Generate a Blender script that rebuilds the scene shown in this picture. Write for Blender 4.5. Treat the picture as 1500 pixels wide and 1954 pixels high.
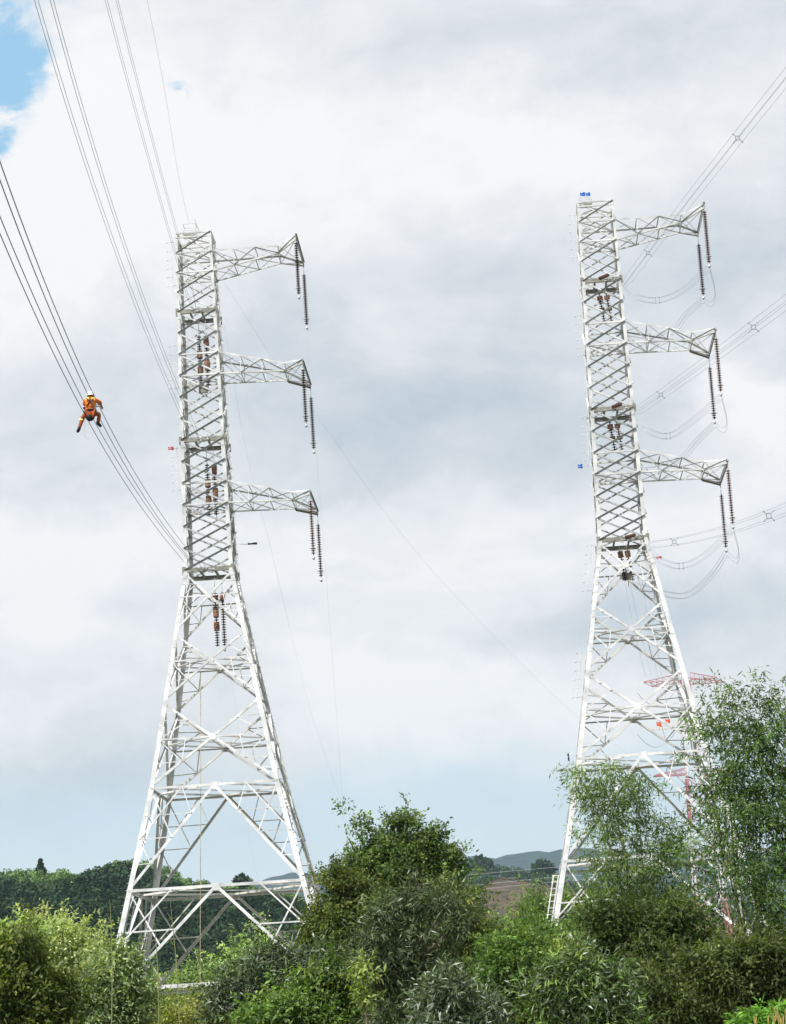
import bpy, math, random
import numpy as np
from mathutils import Vector, Matrix
random.seed(7); RNG = np.random.default_rng(7)
for o in list(bpy.data.objects): bpy.data.objects.remove(o)
SC = bpy.context.scene
COL = SC.collection
R = math.radians
# ------------------------------------------------------------------ camera
F, PITCH, ROLL, EYE = 4844.96, 0.206797, 0.062826, 1.6
CP, SP, CR, SR = math.cos(PITCH), math.sin(PITCH), math.cos(ROLL), math.sin(ROLL)
cam = bpy.data.cameras.new('camera'); camo = bpy.data.objects.new('camera', cam); COL.objects.link(camo)
r0, u0, f0 = Vector((1, 0, 0)), Vector((0, -SP, CP)), Vector((0, CP, SP))
rr, uu = CR * r0 - SR * u0, SR * r0 + CR * u0
M = Matrix(((rr.x, uu.x, -f0.x, 0), (rr.y, uu.y, -f0.y, 0), (rr.z, uu.z, -f0.z, EYE), (0, 0, 0, 1)))
camo.matrix_world = M
cam.sensor_fit = 'HORIZONTAL'; cam.sensor_width = 36; cam.lens = F / 1500 * 36
cam.clip_start = 0.5; cam.clip_end = 40000
SC.camera = camo
def ray(px, py):
    x, y = (px - 750) / F, (977 - py) / F
    X, u = x * CR + y * SR, -x * SR + y * CR
    return Vector((X, CP - u * SP, SP + u * CP))
def at(px, py, D):
    d = ray(px, py); return Vector((0, 0, EYE)) + d * (D / d.y)
# ------------------------------------------------------------------ light
SUN_EL, SUN_AZ = 50, -138          # azimuth measured from +Y towards +X
W = bpy.data.worlds.new('World'); SC.world = W; W.use_nodes = True
nt = W.node_tree; nt.nodes.clear()
def N(t, **k):
    n = nt.nodes.new(t)
    for a, b in k.items(): setattr(n, a, b)
    return n
def mth(op, a, b=None, c=None, clamp=False):
    n = N('ShaderNodeMath', operation=op); n.use_clamp = clamp
    for i, v in enumerate((a, b, c)):
        if v is None: continue
        if isinstance(v, (int, float)): n.inputs[i].default_value = v
        else: nt.links.new(v, n.inputs[i])
    return n.outputs[0]
def mixc(fac, a, b):
    n = N('ShaderNodeMix', data_type='RGBA')
    nt.links.new(fac, n.inputs[0])
    for i, v in ((6, a), (7, b)):
        if isinstance(v, tuple): n.inputs[i].default_value = (*v, 1)
        else: nt.links.new(v, n.inputs[i])
    return n.outputs[2]
def sm(v, a, b):
    n = N('ShaderNodeMapRange', interpolation_type='SMOOTHSTEP')
    nt.links.new(v, n.inputs[0]); n.inputs[1].default_value = a; n.inputs[2].default_value = b
    return n.outputs[0]
tc = N('ShaderNodeTexCoord'); sep = N('ShaderNodeSeparateXYZ')
nt.links.new(tc.outputs['Generated'], sep.inputs[0])
def noise(scale, detail, rough, off, stretch=(1, 1, 1), dist=0.0):
    m = N('ShaderNodeMapping'); m.inputs['Location'].default_value = off; m.inputs['Scale'].default_value = stretch
    nt.links.new(tc.outputs['Generated'], m.inputs[0])
    n = N('ShaderNodeTexNoise'); n.inputs['Scale'].default_value = scale; n.inputs['Detail'].default_value = detail
    n.inputs['Roughness'].default_value = rough; n.inputs['Distortion'].default_value = dist
    nt.links.new(m.outputs[0], n.inputs['Vector']); return n
az = mth('ARCTAN2', sep.outputs[0], sep.outputs[1]); el = mth('ARCSINE', sep.outputs[2])
nd = noise(17, 7, .62, (3.1, 1.7, .4)); sd = N('ShaderNodeSeparateColor'); nt.links.new(nd.outputs['Color'], sd.inputs[0])
azd = mth('ADD', az, mth('MULTIPLY', mth('SUBTRACT', sd.outputs[0], .5), .085))
eld = mth('ADD', el, mth('MULTIPLY', mth('SUBTRACT', sd.outputs[1], .5), .06))
def azel(px, py):
    d = ray(px, py).normalized(); return math.atan2(d.x, d.y), math.asin(d.z)
def blobs(lst):
    tot = None
    for (px, py, rx, ry, amt) in lst:
        a, e = azel(px, py); sx, sy = rx / F, ry / F
        u = mth('DIVIDE', mth('SUBTRACT', azd, a), sx); v = mth('DIVIDE', mth('SUBTRACT', eld, e), sy)
        g = mth('MULTIPLY', mth('EXPONENT', mth('MULTIPLY', mth('ADD', mth('MULTIPLY', u, u), mth('MULTIPLY', v, v)), -1.0)), amt)
        tot = g if tot is None else mth('ADD', tot, g)
    return tot
# shade of the cloud deck: 0 = brightest, 1 = grey blue
SHADE = [(1150, 60, 420, 110, .42), (620, 30, 300, 80, .15), (1450, 480, 420, 200, .40), (800, 770, 300, 130, .58), (470, 650, 260, 90, .34),
         (1000, 560, 300, 140, .22), (1250, 800, 420, 130, .30), (170, 760, 230, 110, .38), (700, 940, 420, 60, .25), (60, 900, 260, 70, .30),
         (1300, 1190, 340, 80, .42), (560, 1170, 260, 40, .22), (100, 1310, 200, 60, .12), (120, 1500, 280, 90, .50), (330, 1290, 200, 60, .10), (900, 1230, 200, 40, .15),
         (240, 350, 300, 190, -.30), (980, 290, 420, 90, -.25), (1450, 800, 160, 90, -.28), (800, 1340, 330, 120, -.22), (640, 860, 150, 30, -.08), (700, 600, 120, 60, -.15), (250, 450, 260, 120, -.12), (1420, 780, 120, 70, -.25), (1500, 870, 100, 50, -.2), (120, 1080, 200, 60, -.22), (880, 1120, 300, 60, -.15), (650, 1360, 120, 90, -.15)]
n1 = noise(10, 9, .58, (1.3, 4.2, 7.7), (1, 1, 2.2), .45)
n2 = noise(34, 7, .6, (5.3, 2.2, 1.7), (1, 1, 1.6), .5)
shade = mth('ADD', mth('MULTIPLY', blobs(SHADE), 1.0), mth('MULTIPLY', mth('SUBTRACT', n1.outputs[0], .5), 1.05))
shade = mth('ADD', shade, mth('MULTIPLY', mth('SUBTRACT', n2.outputs[0], .5), .5))
shade = mth('ADD', shade, .16, clamp=True)
EXPO = .45
K = 1.0 / 0.11 / 2 ** EXPO                       # the Background strength is 0.11
def kc(r, g, b):                     # sRGB 0-255 to linear radiance in units of the background
    f = lambda c: ((c / 255 + .055) / 1.055) ** 2.4 * K
    return (f(r), f(g), f(b))
cloud = mixc(shade, kc(252, 250, 251), kc(180, 194, 207))
# gaps in the clouds: physical sky colour
BLUE = [(-50, 50, 130, 230, 1.25), (40, 170, 70, 60, .5), (347, 170, 18, 13, .62), (-20, 235, 60, 60, .85), (215, 215, 60, 40, -.4), (110, 250, 60, 60, -.7)]
bl = mth('MULTIPLY', blobs(BLUE), mth('ADD', mth('MULTIPLY', mth('SUBTRACT', n2.outputs[0], .5), 4.5), 1.0))
gap = mth('MULTIPLY', sm(bl, .15, 1.25), .95)
hz0 = azel(750, 1640)[1]; hz1 = azel(750, 1400)[1]
low = N('ShaderNodeMapRange', interpolation_type='SMOOTHSTEP')
nt.links.new(mth('ADD', eld, mth('MULTIPLY', mth('SUBTRACT', n1.outputs[0], .5), .05)), low.inputs[0])
low.inputs[1].default_value = azel(750, 1560)[1]; low.inputs[2].default_value = azel(750, 1400)[1]
low.inputs[3].default_value = 1; low.inputs[4].default_value = 0
sky = N('ShaderNodeTexSky', sky_type='NISHITA'); sky.sun_disc = False
sky.sun_elevation = R(SUN_EL); sky.sun_rotation = R(SUN_AZ); sky.air_density = 1.0; sky.dust_density = .6; sky.ozone_density = 1.5
lp = mixc(sm(el, azel(750, 1690)[1], azel(750, 1500)[1]), kc(222, 237, 245), kc(205, 228, 242))
skyc = mixc(mth('MULTIPLY', low.outputs[0], .72), cloud, lp)
bright = N('ShaderNodeVectorMath', operation='SCALE'); nt.links.new(sky.outputs[0], bright.inputs[0]); bright.inputs['Scale'].default_value = 1.15
gapc = mixc(mth('MULTIPLY', az, 0.0), kc(152, 205, 240), bright.outputs[0])
gmix = N('ShaderNodeMix', data_type='RGBA'); gmix.inputs[0].default_value = .12
nt.links.new(gapc, gmix.inputs[6]); nt.links.new(bright.outputs[0], gmix.inputs[7])
skyc = mixc(gap, skyc, gmix.outputs[2])
bg = N('ShaderNodeBackground'); bg.inputs['Strength'].default_value = .11
nt.links.new(skyc, bg.inputs['Color'])
wo = N('ShaderNodeOutputWorld'); nt.links.new(bg.outputs[0], wo.inputs['Surface'])
sl = bpy.data.lights.new('sun', 'SUN'); sl.energy = 4.2; sl.angle = R(.6); sl.color = (1, .97, .92)
so = bpy.data.objects.new('sun', sl); COL.objects.link(so)
sv = Vector((math.sin(R(SUN_AZ)) * math.cos(R(SUN_EL)), math.cos(R(SUN_AZ)) * math.cos(R(SUN_EL)), math.sin(R(SUN_EL))))
so.rotation_euler = sv.to_track_quat('Z', 'Y').to_euler(); so.location = (0, 0, 90)
SC.view_settings.view_transform = 'Standard'; SC.view_settings.look = 'None'; SC.view_settings.gamma = 1
SC.view_settings.exposure = EXPO
SC.render.engine = 'CYCLES'
SC.cycles.max_bounces = 6; SC.cycles.transparent_max_bounces = 8; SC.cycles.volume_bounces = 1
# ------------------------------------------------------------------ materials
def mat(name, col, rough=.6, col2=None, scale=3.0, metal=0.0, spec=.4, bump=0.0):
    m = bpy.data.materials.new(name); m.use_nodes = True; t = m.node_tree; b = t.nodes['Principled BSDF']
    b.inputs['Roughness'].default_value = rough; b.inputs['Metallic'].default_value = metal; b.inputs['Specular IOR Level'].default_value = spec
    if col2:
        c = t.nodes.new('ShaderNodeTexCoord'); n = t.nodes.new('ShaderNodeTexNoise'); n.inputs['Scale'].default_value = scale; n.inputs['Detail'].default_value = 6
        n.inputs['Roughness'].default_value = .65
        t.links.new(c.outputs['Object'], n.inputs['Vector'])
        rp = t.nodes.new('ShaderNodeValToRGB'); rp.color_ramp.elements[0].position = .36; rp.color_ramp.elements[1].position = .64
        rp.color_ramp.elements[0].color = (*col, 1); rp.color_ramp.elements[1].color = (*col2, 1)
        t.links.new(n.outputs[0], rp.inputs[0]); t.links.new(rp.outputs[0], b.inputs['Base Color'])
        if bump:
            bp = t.nodes.new('ShaderNodeBump'); bp.inputs['Strength'].default_value = bump; t.links.new(n.outputs[0], bp.inputs['Height']); t.links.new(bp.outputs[0], b.inputs['Normal'])
    else: b.inputs['Base Color'].default_value = (*col, 1)
    return m
def leafmat(name, trans=.36, rough=.55, spec=.22):
    m = bpy.data.materials.new(name); m.use_nodes = True; t = m.node_tree; b = t.nodes['Principled BSDF']; out = t.nodes['Material Output']
    a = t.nodes.new('ShaderNodeAttribute'); a.attribute_name = 'col'
    t.links.new(a.outputs['Color'], b.inputs['Base Color']); b.inputs['Roughness'].default_value = rough; b.inputs['Specular IOR Level'].default_value = spec
    tr = t.nodes.new('ShaderNodeBsdfTranslucent'); g = t.nodes.new('ShaderNodeMix'); g.data_type = 'RGBA'; g.blend_type = 'MULTIPLY'; g.inputs[0].default_value = 1
    t.links.new(a.outputs['Color'], g.inputs[6]); g.inputs[7].default_value = (1.5, 1.7, .5, 1); t.links.new(g.outputs[2], tr.inputs[0])
    mx = t.nodes.new('ShaderNodeMixShader'); mx.inputs[0].default_value = trans
    t.links.new(b.outputs[0], mx.inputs[1]); t.links.new(tr.outputs[0], mx.inputs[2]); t.links.new(mx.outputs[0], out.inputs['Surface'])
    return m
MT = dict(
    steel=mat('white_painted_steel', (.76, .76, .755), .45, (.42, .43, .44), .8, spec=.4),
    steel2=mat('shaded_weathered_steel', (.46, .455, .43), .55, (.62, .61, .58), 1.6, spec=.4),
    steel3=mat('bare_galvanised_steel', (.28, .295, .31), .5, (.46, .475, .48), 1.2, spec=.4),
    beam=mat('stained_beam_steel', (.15, .15, .13), .6, (.30, .29, .25), 2.5),
    hard=mat('galvanised_hardware', (.42, .44, .46), .45, (.6, .62, .64), 6, metal=.3),
    ins=mat('brown_porcelain', (.032, .014, .018), .3, (.075, .03, .032), 3, spec=.5),
    insr=mat('red_brown_porcelain', (.16, .055, .04), .35, (.08, .03, .028), 3, spec=.5),
    wrap=mat('rust_brown_wrap', (.30, .15, .085), .8, (.12, .075, .06), 4),
    wire=mat('aluminium_wire', (.26, .28, .31), .5, metal=.3), rope=mat('pale_rope', (.42, .42, .40), .8),
    yrope=mat('yellow_rope', (.50, .42, .26), .8),
    red=mat('red_cloth', (.62, .03, .025), .7), blue=mat('blue_cloth', (.02, .14, .55), .7), navy=mat('navy_cloth', (.015, .03, .09), .7), orange=mat('orange_red_cloth', (.75, .08, .02), .7),
    pylr=mat('hazed_red_pylon_paint', (.40, .15, .17), .7), pylw=mat('pale_pylon_paint', (.62, .60, .62), .6),  # pylon red is paled, distance haze mixed into the paint colour
    suit=mat('orange_overalls', (.85, .22, .015), .8, (.62, .12, .008), 9), suit2=mat('reflective_stripe', (.95, .72, .22), .6),
    skin=mat('skin', (.36, .17, .10), .6), helm=mat('white_helmet', (.85, .85, .85), .3), black=mat('black_gear', (.012, .013, .02), .7), glove=mat('dark_glove', (.07, .03, .02), .8), hair=mat('black_hair', (.01, .008, .007), .6),
    bark=mat('bark', (.10, .075, .05), .9, (.19, .15, .11), 7), culm=mat('bamboo_culm', (.13, .17, .05), .5, (.22, .22, .09), 4), reed=mat('reed_stem', (.20, .22, .08), .8),
    leaf=leafmat('leaf'), leafd=leafmat('distant_leaf', .1, .8, .05), leafs=leafmat('silvery_leaf', .2, .55, .25), leafb=leafmat('bamboo_leaf', .38), conc=mat('concrete', (.34, .33, .31), .9, (.42, .41, .38), 3),
    dirt=mat('ground_soil', (.055, .075, .025), 1, (.09, .085, .045), .25),
)
# ------------------------------------------------------------------ object helpers
BASE = {}
def tag(o, label=None, cat=None, group=None, kind=None):
    if label: o['label'] = label
    if cat: o['category'] = cat
    if group: o['group'] = group
    if kind: o['kind'] = kind
    return o
def thing(name, base, label, cat, group=None):
    o = bpy.data.objects.new(name, None); COL.objects.link(o); o.location = base; o.empty_display_size = .3
    BASE[o.name] = Vector(base); return tag(o, label, cat, group)
class MB:
    def __init__(s): s.v = []; s.f = []; s.m = []; s.mi = 0
    def add(s, vs, fs):
        k = len(s.v); s.v += [tuple(v) for v in vs]; s.f += [tuple(i + k for i in f) for f in fs]; s.m += [s.mi] * len(fs)
    def box(s, p, q, a, b):            # bar from p to q, half-extent vectors a and b
        s.add([p - a - b, p + a - b, p + a + b, p - a + b, q - a - b, q + a - b, q + a + b, q - a + b],
              [(0, 3, 2, 1), (4, 5, 6, 7), (0, 1, 5, 4), (1, 2, 6, 5), (2, 3, 7, 6), (3, 0, 4, 7)])
    def angle(s, p, q, w, n, side=1, out=-1, t=.012, shift=0.0):
        # rolled angle section: one flange in the face (normal n), the other standing on its edge
        p, q, n = Vector(p), Vector(q), Vector(n)
        d = (q - p).normalized(); n = (n - d * n.dot(d)).normalized(); a = d.cross(n)
        if a.z < 0: a = -a
        p = p + n * shift; q = q + n * shift
        s.box(p, q, a * (w / 2), n * (t / 2))
        e = a * (side * (w / 2 - t / 2)) + n * (out * (w / 2 + t / 2))
        s.box(p + e, q + e, n * (w / 2), a * (t / 2))
    def tube(s, pts, r, n=6, cap=True):
        pts = [Vector(p) for p in pts]; rs = r if isinstance(r, (list, tuple)) else [r] * len(pts)
        k = len(s.v); up = None
        for i, p in enumerate(pts):
            d = (pts[min(i + 1, len(pts) - 1)] - pts[max(i - 1, 0)]).normalized()
            a = d.cross(Vector((0, 0, 1)) if abs(d.z) < .9 else Vector((1, 0, 0))).normalized() if up is None else (up - d * up.dot(d)).normalized()
            up = a; b = d.cross(a)
            for j in range(n):
                t = 2 * math.pi * j / n; s.v.append(tuple(p + (a * math.cos(t) + b * math.sin(t)) * rs[i]))
        for i in range(len(pts) - 1):
            for j in range(n):
                s.f.append((k + i * n + j, k + i * n + (j + 1) % n, k + (i + 1) * n + (j + 1) % n, k + (i + 1) * n + j)); s.m.append(s.mi)
        if cap:
            s.f.append(tuple(k + j for j in range(n))[::-1]); s.f.append(tuple(k + (len(pts) - 1) * n + j for j in range(n))); s.m += [s.mi] * 2
    def lathe(s, p, d, prof, n=12):     # prof = [(distance along d, radius)]
        d = Vector(d).normalized(); s.tube([Vector(p) + d * h for h, _ in prof], [r for _, r in prof], n)
    def ball(s, c, r, n=8):
        s.lathe(Vector(c) - Vector((0, 0, r)), (0, 0, 1), [(r - r * math.cos(math.pi * i / 6), max(.001, r * math.sin(math.pi * i / 6))) for i in range(7)], n)
    def ring(s, c, nrm, r, rt, n=14):
        nrm = Vector(nrm).normalized(); a = nrm.orthogonal().normalized(); b = nrm.cross(a)
        s.tube([Vector(c) + (a * math.cos(2 * math.pi * i / n) + b * math.sin(2 * math.pi * i / n)) * r for i in range(n + 1)], rt, 5, False)
    def build(s, name, m, parent=None, base=None, smooth=False):
        base = BASE[parent.name] if parent else Vector(base if base is not None else s.v[0])
        me = bpy.data.meshes.new(name); me.from_pydata([(v[0] - base.x, v[1] - base.y, v[2] - base.z) for v in s.v], [], s.f)
        for mm in (m if isinstance(m, (list, tuple)) else [m]): me.materials.append(mm)
        if any(s.m): me.polygons.foreach_set('material_index', s.m)
        if smooth: me.polygons.foreach_set('use_smooth', [True] * len(me.polygons))
        me.update()
        o = bpy.data.objects.new(name, me); COL.objects.link(o); BASE[o.name] = base
        if parent: o.parent = parent
        else: o.location = base
        return o
# ------------------------------------------------------------------ terrain
def sstep(a, b, x):
    t = min(1, max(0, (x - a) / (b - a))); return t * t * (3 - 2 * t)
def ground(x, y):
    h = 4.2 * sstep(35, 150, y) + .35 * math.sin(x * .21 + 1) * math.sin(y * .13) * sstep(10, 40, y)
    return h + 12 * sstep(260, 700, y) * 0.6 - 3.0 * sstep(185, 260, y)
def grid(name, xs, ys, hf, m, label=None, dx=None):
    b = MB(); nx, ny = len(xs), len(ys)
    b.v = [(x, y, hf(x, y)) for y in ys for x in xs]
    b.f = [(j * nx + i, j * nx + i + 1, (j + 1) * nx + i + 1, (j + 1) * nx + i) for j in range(ny - 1) for i in range(nx - 1)]; b.m = [0] * len(b.f)
    o = b.build(name, m, base=(0, 0, 0), smooth=True); tag(o, kind='structure')
    if label: o['label'] = label
    return o
def spaced(a, b, n): return [a + (b - a) * i / (n - 1) for i in range(n)]
grid('ground', [-9000, -4000, -1500, -600, -300] + spaced(-150, 150, 61) + [300, 600, 1500, 4000, 9000],
     [-2000, -500, -100] + spaced(-40, 300, 86) + spaced(330, 1000, 15) + [1500, 3000, 6000, 9500], ground, MT['dirt'], 'rough ground under the bushes')
def lerp_list(pts, x):
    if x <= pts[0][0]: return pts[0][1]
    for (a, b), (c, d) in zip(pts, pts[1:]):
        if x <= c: return b + (d - b) * (x - a) / (c - a)
    return pts[-1][1]
def ridge_h(D, prof, xw):              # crest height above datum for world x at distance D
    px = 750 + xw / D * F; y = lerp_list(prof, px)
    for _ in range(4):
        p = at(px, y, D); px += (xw - p.x) / D * F; y = lerp_list(prof, px)
    return at(px, y, D).z
def wob(x, s, seed=0): return math.sin(x / s + seed) * .5 + math.sin(x / s * 2.3 + seed * 1.7 + 1) * .3 + math.sin(x / s * 5.1 + seed * 2.9 + 2) * .2
class Hill:
    def __init__(s, D, depth, prof, amp, wl, drop=0):
        s.D, s.dep, s.prof, s.amp, s.wl, s.drop = D, depth, prof, amp, wl, drop; s.cache = {}
    def crest(s, x):
        k = round(x, 1)
        if k not in s.cache: s.cache[k] = ridge_h(s.D, s.prof, x) - s.drop
        return s.cache[k]
    def h(s, x, y):
        t = (y - (s.D - s.dep)) / s.dep
        c = s.crest(x)
        if t <= 1: w = max(0, t) ** .85 * (1 if t < 1 else 1)
        else: w = max(0, 1 - (t - 1) ** 2 * .8)
        return (c + 2) * w - 2 + s.amp * wob(x + .6 * y, s.wl, 2) * wob(y, s.wl * 1.3, 5) * min(1, max(0, t) * 3) * (1 if t < .9 else max(0, (1 - t) * 10))
def hillmat(name, a, b, c, s1, s2):
    m = mat(name, a, 1, b, s1, spec=.05); t = m.node_tree; bs = t.nodes['Principled BSDF']
    n = t.nodes.new('ShaderNodeTexNoise'); n.inputs['Scale'].default_value = s2; n.inputs['Detail'].default_value = 5
    tcn = t.nodes.new('ShaderNodeTexCoord'); t.links.new(tcn.outputs['Object'], n.inputs['Vector'])
    src = bs.inputs['Base Color'].links[0].from_socket
    mx = t.nodes.new('ShaderNodeMix'); mx.data_type = 'RGBA'
    rp = t.nodes.new('ShaderNodeValToRGB'); rp.color_ramp.elements[0].position = .42; rp.color_ramp.elements[1].position = .62
    t.links.new(n.outputs[0], rp.inputs[0]); t.links.new(rp.outputs[0], mx.inputs[0]); t.links.new(src, mx.inputs[6]); mx.inputs[7].default_value = (*c, 1)
    t.links.new(mx.outputs[2], bs.inputs['Base Color'])
    bp = t.nodes.new('ShaderNodeBump'); bp.inputs['Strength'].default_value = 1; bp.inputs['Distance'].default_value = .4 / s2
    t.links.new(n.outputs[0], bp.inputs['Height']); t.links.new(bp.outputs[0], bs.inputs['Normal'])
    return m
H1 = Hill(950, 430, [(-400, 1652), (0, 1658), (60, 1655), (150, 1660), (200, 1652), (230, 1640), (260, 1636), (300, 1640), (340, 1665), (375, 1676), (430, 1682), (470, 1684), (560, 1700), (640, 1735), (760, 1790), (900, 1850), (1200, 1900)], 6, 70, 4)
H2 = Hill(1900, 700, [(200, 1850), (560, 1750), (700, 1700), (860, 1655), (905, 1648), (950, 1650), (1000, 1656), (1060, 1668), (1120, 1690), (1300, 1720), (1700, 1760)], 8, 120, 8)
H3 = Hill(8200, 2200, [(-600, 1690), (300, 1688), (480, 1682), (560, 1672), (610, 1664), (660, 1663), (760, 1655), (860, 1641), (900, 1633), (960, 1629), (1010, 1627), (1090, 1624), (1200, 1621), (1400, 1626), (2200, 1640)], 0, 300)
H4 = Hill(7400, 1500, [(-900, 1700), (300, 1696), (500, 1678), (700, 1671), (1200, 1640), (1600, 1610), (2200, 1600)], 0, 300)
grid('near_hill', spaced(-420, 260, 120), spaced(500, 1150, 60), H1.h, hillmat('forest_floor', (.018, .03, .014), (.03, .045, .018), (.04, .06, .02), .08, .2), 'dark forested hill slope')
grid('cleared_hill', spaced(-500, 900, 120), spaced(1200, 2400, 60), H2.h, hillmat('cleared_slope', (.105, .072, .05), (.15, .10, .072), (.05, .05, .034), .03, .09), 'cleared brown hillside')
grid('distant_ridge', spaced(-5500, 5500, 320), spaced(6000, 9300, 40), lambda x, y: H3.h(x, y) + 14 * wob(x, 70, 1) * sstep(7200, 8200, y), hillmat('far_forest', (.008, .018, .018), (.014, .026, .024), (.024, .036, .03), .01, .02), 'blue hazy ridge far away')
# ------------------------------------------------------------------ leaves
def leaf_mesh(name, pos, dirs, nrm, L, Wd, col, m, parent=None, base=(0, 0, 0), fold=.18, hexa=False):
    n = len(pos); d = dirs / np.linalg.norm(dirs, axis=1)[:, None]
    s = np.cross(d, nrm); s /= np.linalg.norm(s, axis=1)[:, None] + 1e-9; u = np.cross(s, d)
    L = np.broadcast_to(L, (n,))[:, None]; Wd = np.broadcast_to(Wd, (n,))[:, None]
    b = np.array(BASE[parent.name] if parent else base)
    p = pos - b
    v = np.stack([p, p + d * L * .45 + s * Wd * .5 + u * Wd * fold, p + d * L - u * L * .12, p + d * L * .45 - s * Wd * .5 + u * Wd * fold], 1).reshape(-1, 3)
    me = bpy.data.meshes.new(name); me.vertices.add(4 * n); me.vertices.foreach_set('co', v.astype(np.float32).ravel())
    me.loops.add(4 * n); me.loops.foreach_set('vertex_index', np.arange(4 * n, dtype=np.int32))
    me.polygons.add(n); me.polygons.foreach_set('loop_start', np.arange(0, 4 * n, 4, dtype=np.int32))
    a = me.attributes.new('col', 'FLOAT_COLOR', 'POINT')
    c = np.ones((n, 4), np.float32); c[:, :3] = col; a.data.foreach_set('color', np.repeat(c, 4, 0).ravel())
    me.materials.append(m); me.update(calc_edges=True); me.validate()
    o = bpy.data.objects.new(name, me); COL.objects.link(o); BASE[o.name] = Vector(b)
    if parent: o.parent = parent
    else: o.location = b
    return o
def unit(n):
    v = RNG.normal(size=(n, 3)); return v / np.linalg.norm(v, axis=1)[:, None]
def palette(pal, cl, n_each):
    # pal: list of colours; each clump leans to one of them, each leaf varies
    pal = np.array(pal); k = RNG.random(cl) * (len(pal) - 1); i = k.astype(int); f = (k - i)[:, None]
    base = pal[i] * (1 - f) + pal[np.minimum(i + 1, len(pal) - 1)] * f
    c = np.repeat(base * 1.72 * np.array([1.0, .98, 1.12]) * (1 + .22 * RNG.normal(size=(cl, 1))).clip(.5, 1.6), n_each, 0); c *= (1 + .28 * RNG.normal(size=(len(c), 1))).clip(.45, 1.8)
    return c.clip(.004, .9)
GREEN_DARK = [(.035, .055, .014), (.05, .075, .018), (.075, .10, .024), (.11, .12, .03)]
GREEN_MID = [(.035, .065, .018), (.055, .10, .022), (.085, .135, .03), (.12, .17, .04)]
GREEN_LIGHT = [(.09, .14, .045), (.15, .21, .075), (.22, .28, .11)]
YELLOWISH = [(.13, .17, .06), (.22, .26, .11), (.34, .36, .18)]
GREYISH = [(.032, .052, .024), (.05, .072, .034), (.075, .10, .05)]
OLIVE = [(.045, .06, .014), (.075, .085, .02), (.11, .115, .03)]
def sample_blobs(bl, D, n, depth=1.0, shell=.55):
    nb_ = []
    for b_ in bl:                      # break every mass into uneven lobes
        nb_.append((b_[0], b_[1], b_[2] * .62, b_[3] * .62, .75, 0.0))
        for k in range(9 if b_[2] > 20 else 3):
            a_ = random.uniform(0, 6.283); rr_ = random.uniform(.45, 1.08); s_ = random.uniform(.20, .48)
            nb_.append((b_[0] + math.cos(a_) * rr_ * b_[2] * .9, b_[1] + math.sin(a_) * rr_ * b_[3] * .9, b_[2] * s_ * random.uniform(.8, 1.3), b_[3] * s_, 2.4, random.uniform(-.7, .5) * b_[2] * D / F))
    bl = nb_
    ar = np.array([b[2] * b[3] * (b[4] if len(b) > 4 else 1) for b in bl], float); ch = RNG.choice(len(bl), n, p=ar / ar.sum())
    q = D / F; out = np.zeros((n, 3)); cen = np.zeros((n, 3))
    C = np.array([at(b[0], b[1], D + b[5] * depth) for b in bl]); RX = np.array([b[2] for b in bl]) * q; RZ = np.array([b[3] for b in bl]) * q
    u = unit(n); r = RNG.random(n) ** (1 / 3.); r = shell + (1 - shell) * r if shell else r
    r = np.where(RNG.random(n) < .25, RNG.random(n) * .9, r) * (1 + .10 * RNG.normal(size=n))
    ry = (RX[ch] + RZ[ch]) / 2 * depth
    out = C[ch] + u * np.stack([RX[ch], ry, RZ[ch]], 1) * r[:, None]
    return out, C[ch]
def foliage(cents, cen, per, cr, L, Wd, pal, droop, flat=.7, out=.6):
    n = len(cents); k = per
    c = np.repeat(cents, k, 0); off = RNG.normal(size=(n * k, 3)) * cr * np.array([1, 1, flat]) * (.6 + .8 * np.repeat(RNG.random(n), k))[:, None]
    sp = np.repeat(RNG.random(n) < .22, k)          # stretched sprays that stick out of the mass
    ax = np.repeat((cents - cen) + unit(n) * .3 + np.array([0, 0, .25]), k, 0); ax /= np.linalg.norm(ax, axis=1)[:, None] + 1e-9
    tt = RNG.random(n * k)[:, None]
    off = np.where(sp[:, None], ax * tt * cr * 4.2 + off * .32, off)
    pos = c + off; o = pos - np.repeat(cen, k, 0); o /= np.linalg.norm(o, axis=1)[:, None] + 1e-9
    d = off / (np.linalg.norm(off, axis=1)[:, None] + 1e-9) * .6 + o * out * .6 + unit(n * k) * 1.0; d[:, 2] -= droop
    nr = unit(n * k) * .9 + o * .5; nr[:, 2] += .8
    nn = n * k
    return pos, d, nr, L * (.45 + 1.0 * RNG.random(nn) ** 1.3), Wd * (.55 + .9 * RNG.random(nn) ** 1.2), palette(pal, n, k) * (1 + .24 * np.sin(c[:, :1] * 2.3 + 1.3 * np.sin(c[:, 2:3] * 1.9)) * np.cos(c[:, 2:3] * 2.7 + c[:, 1:2]))
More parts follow.
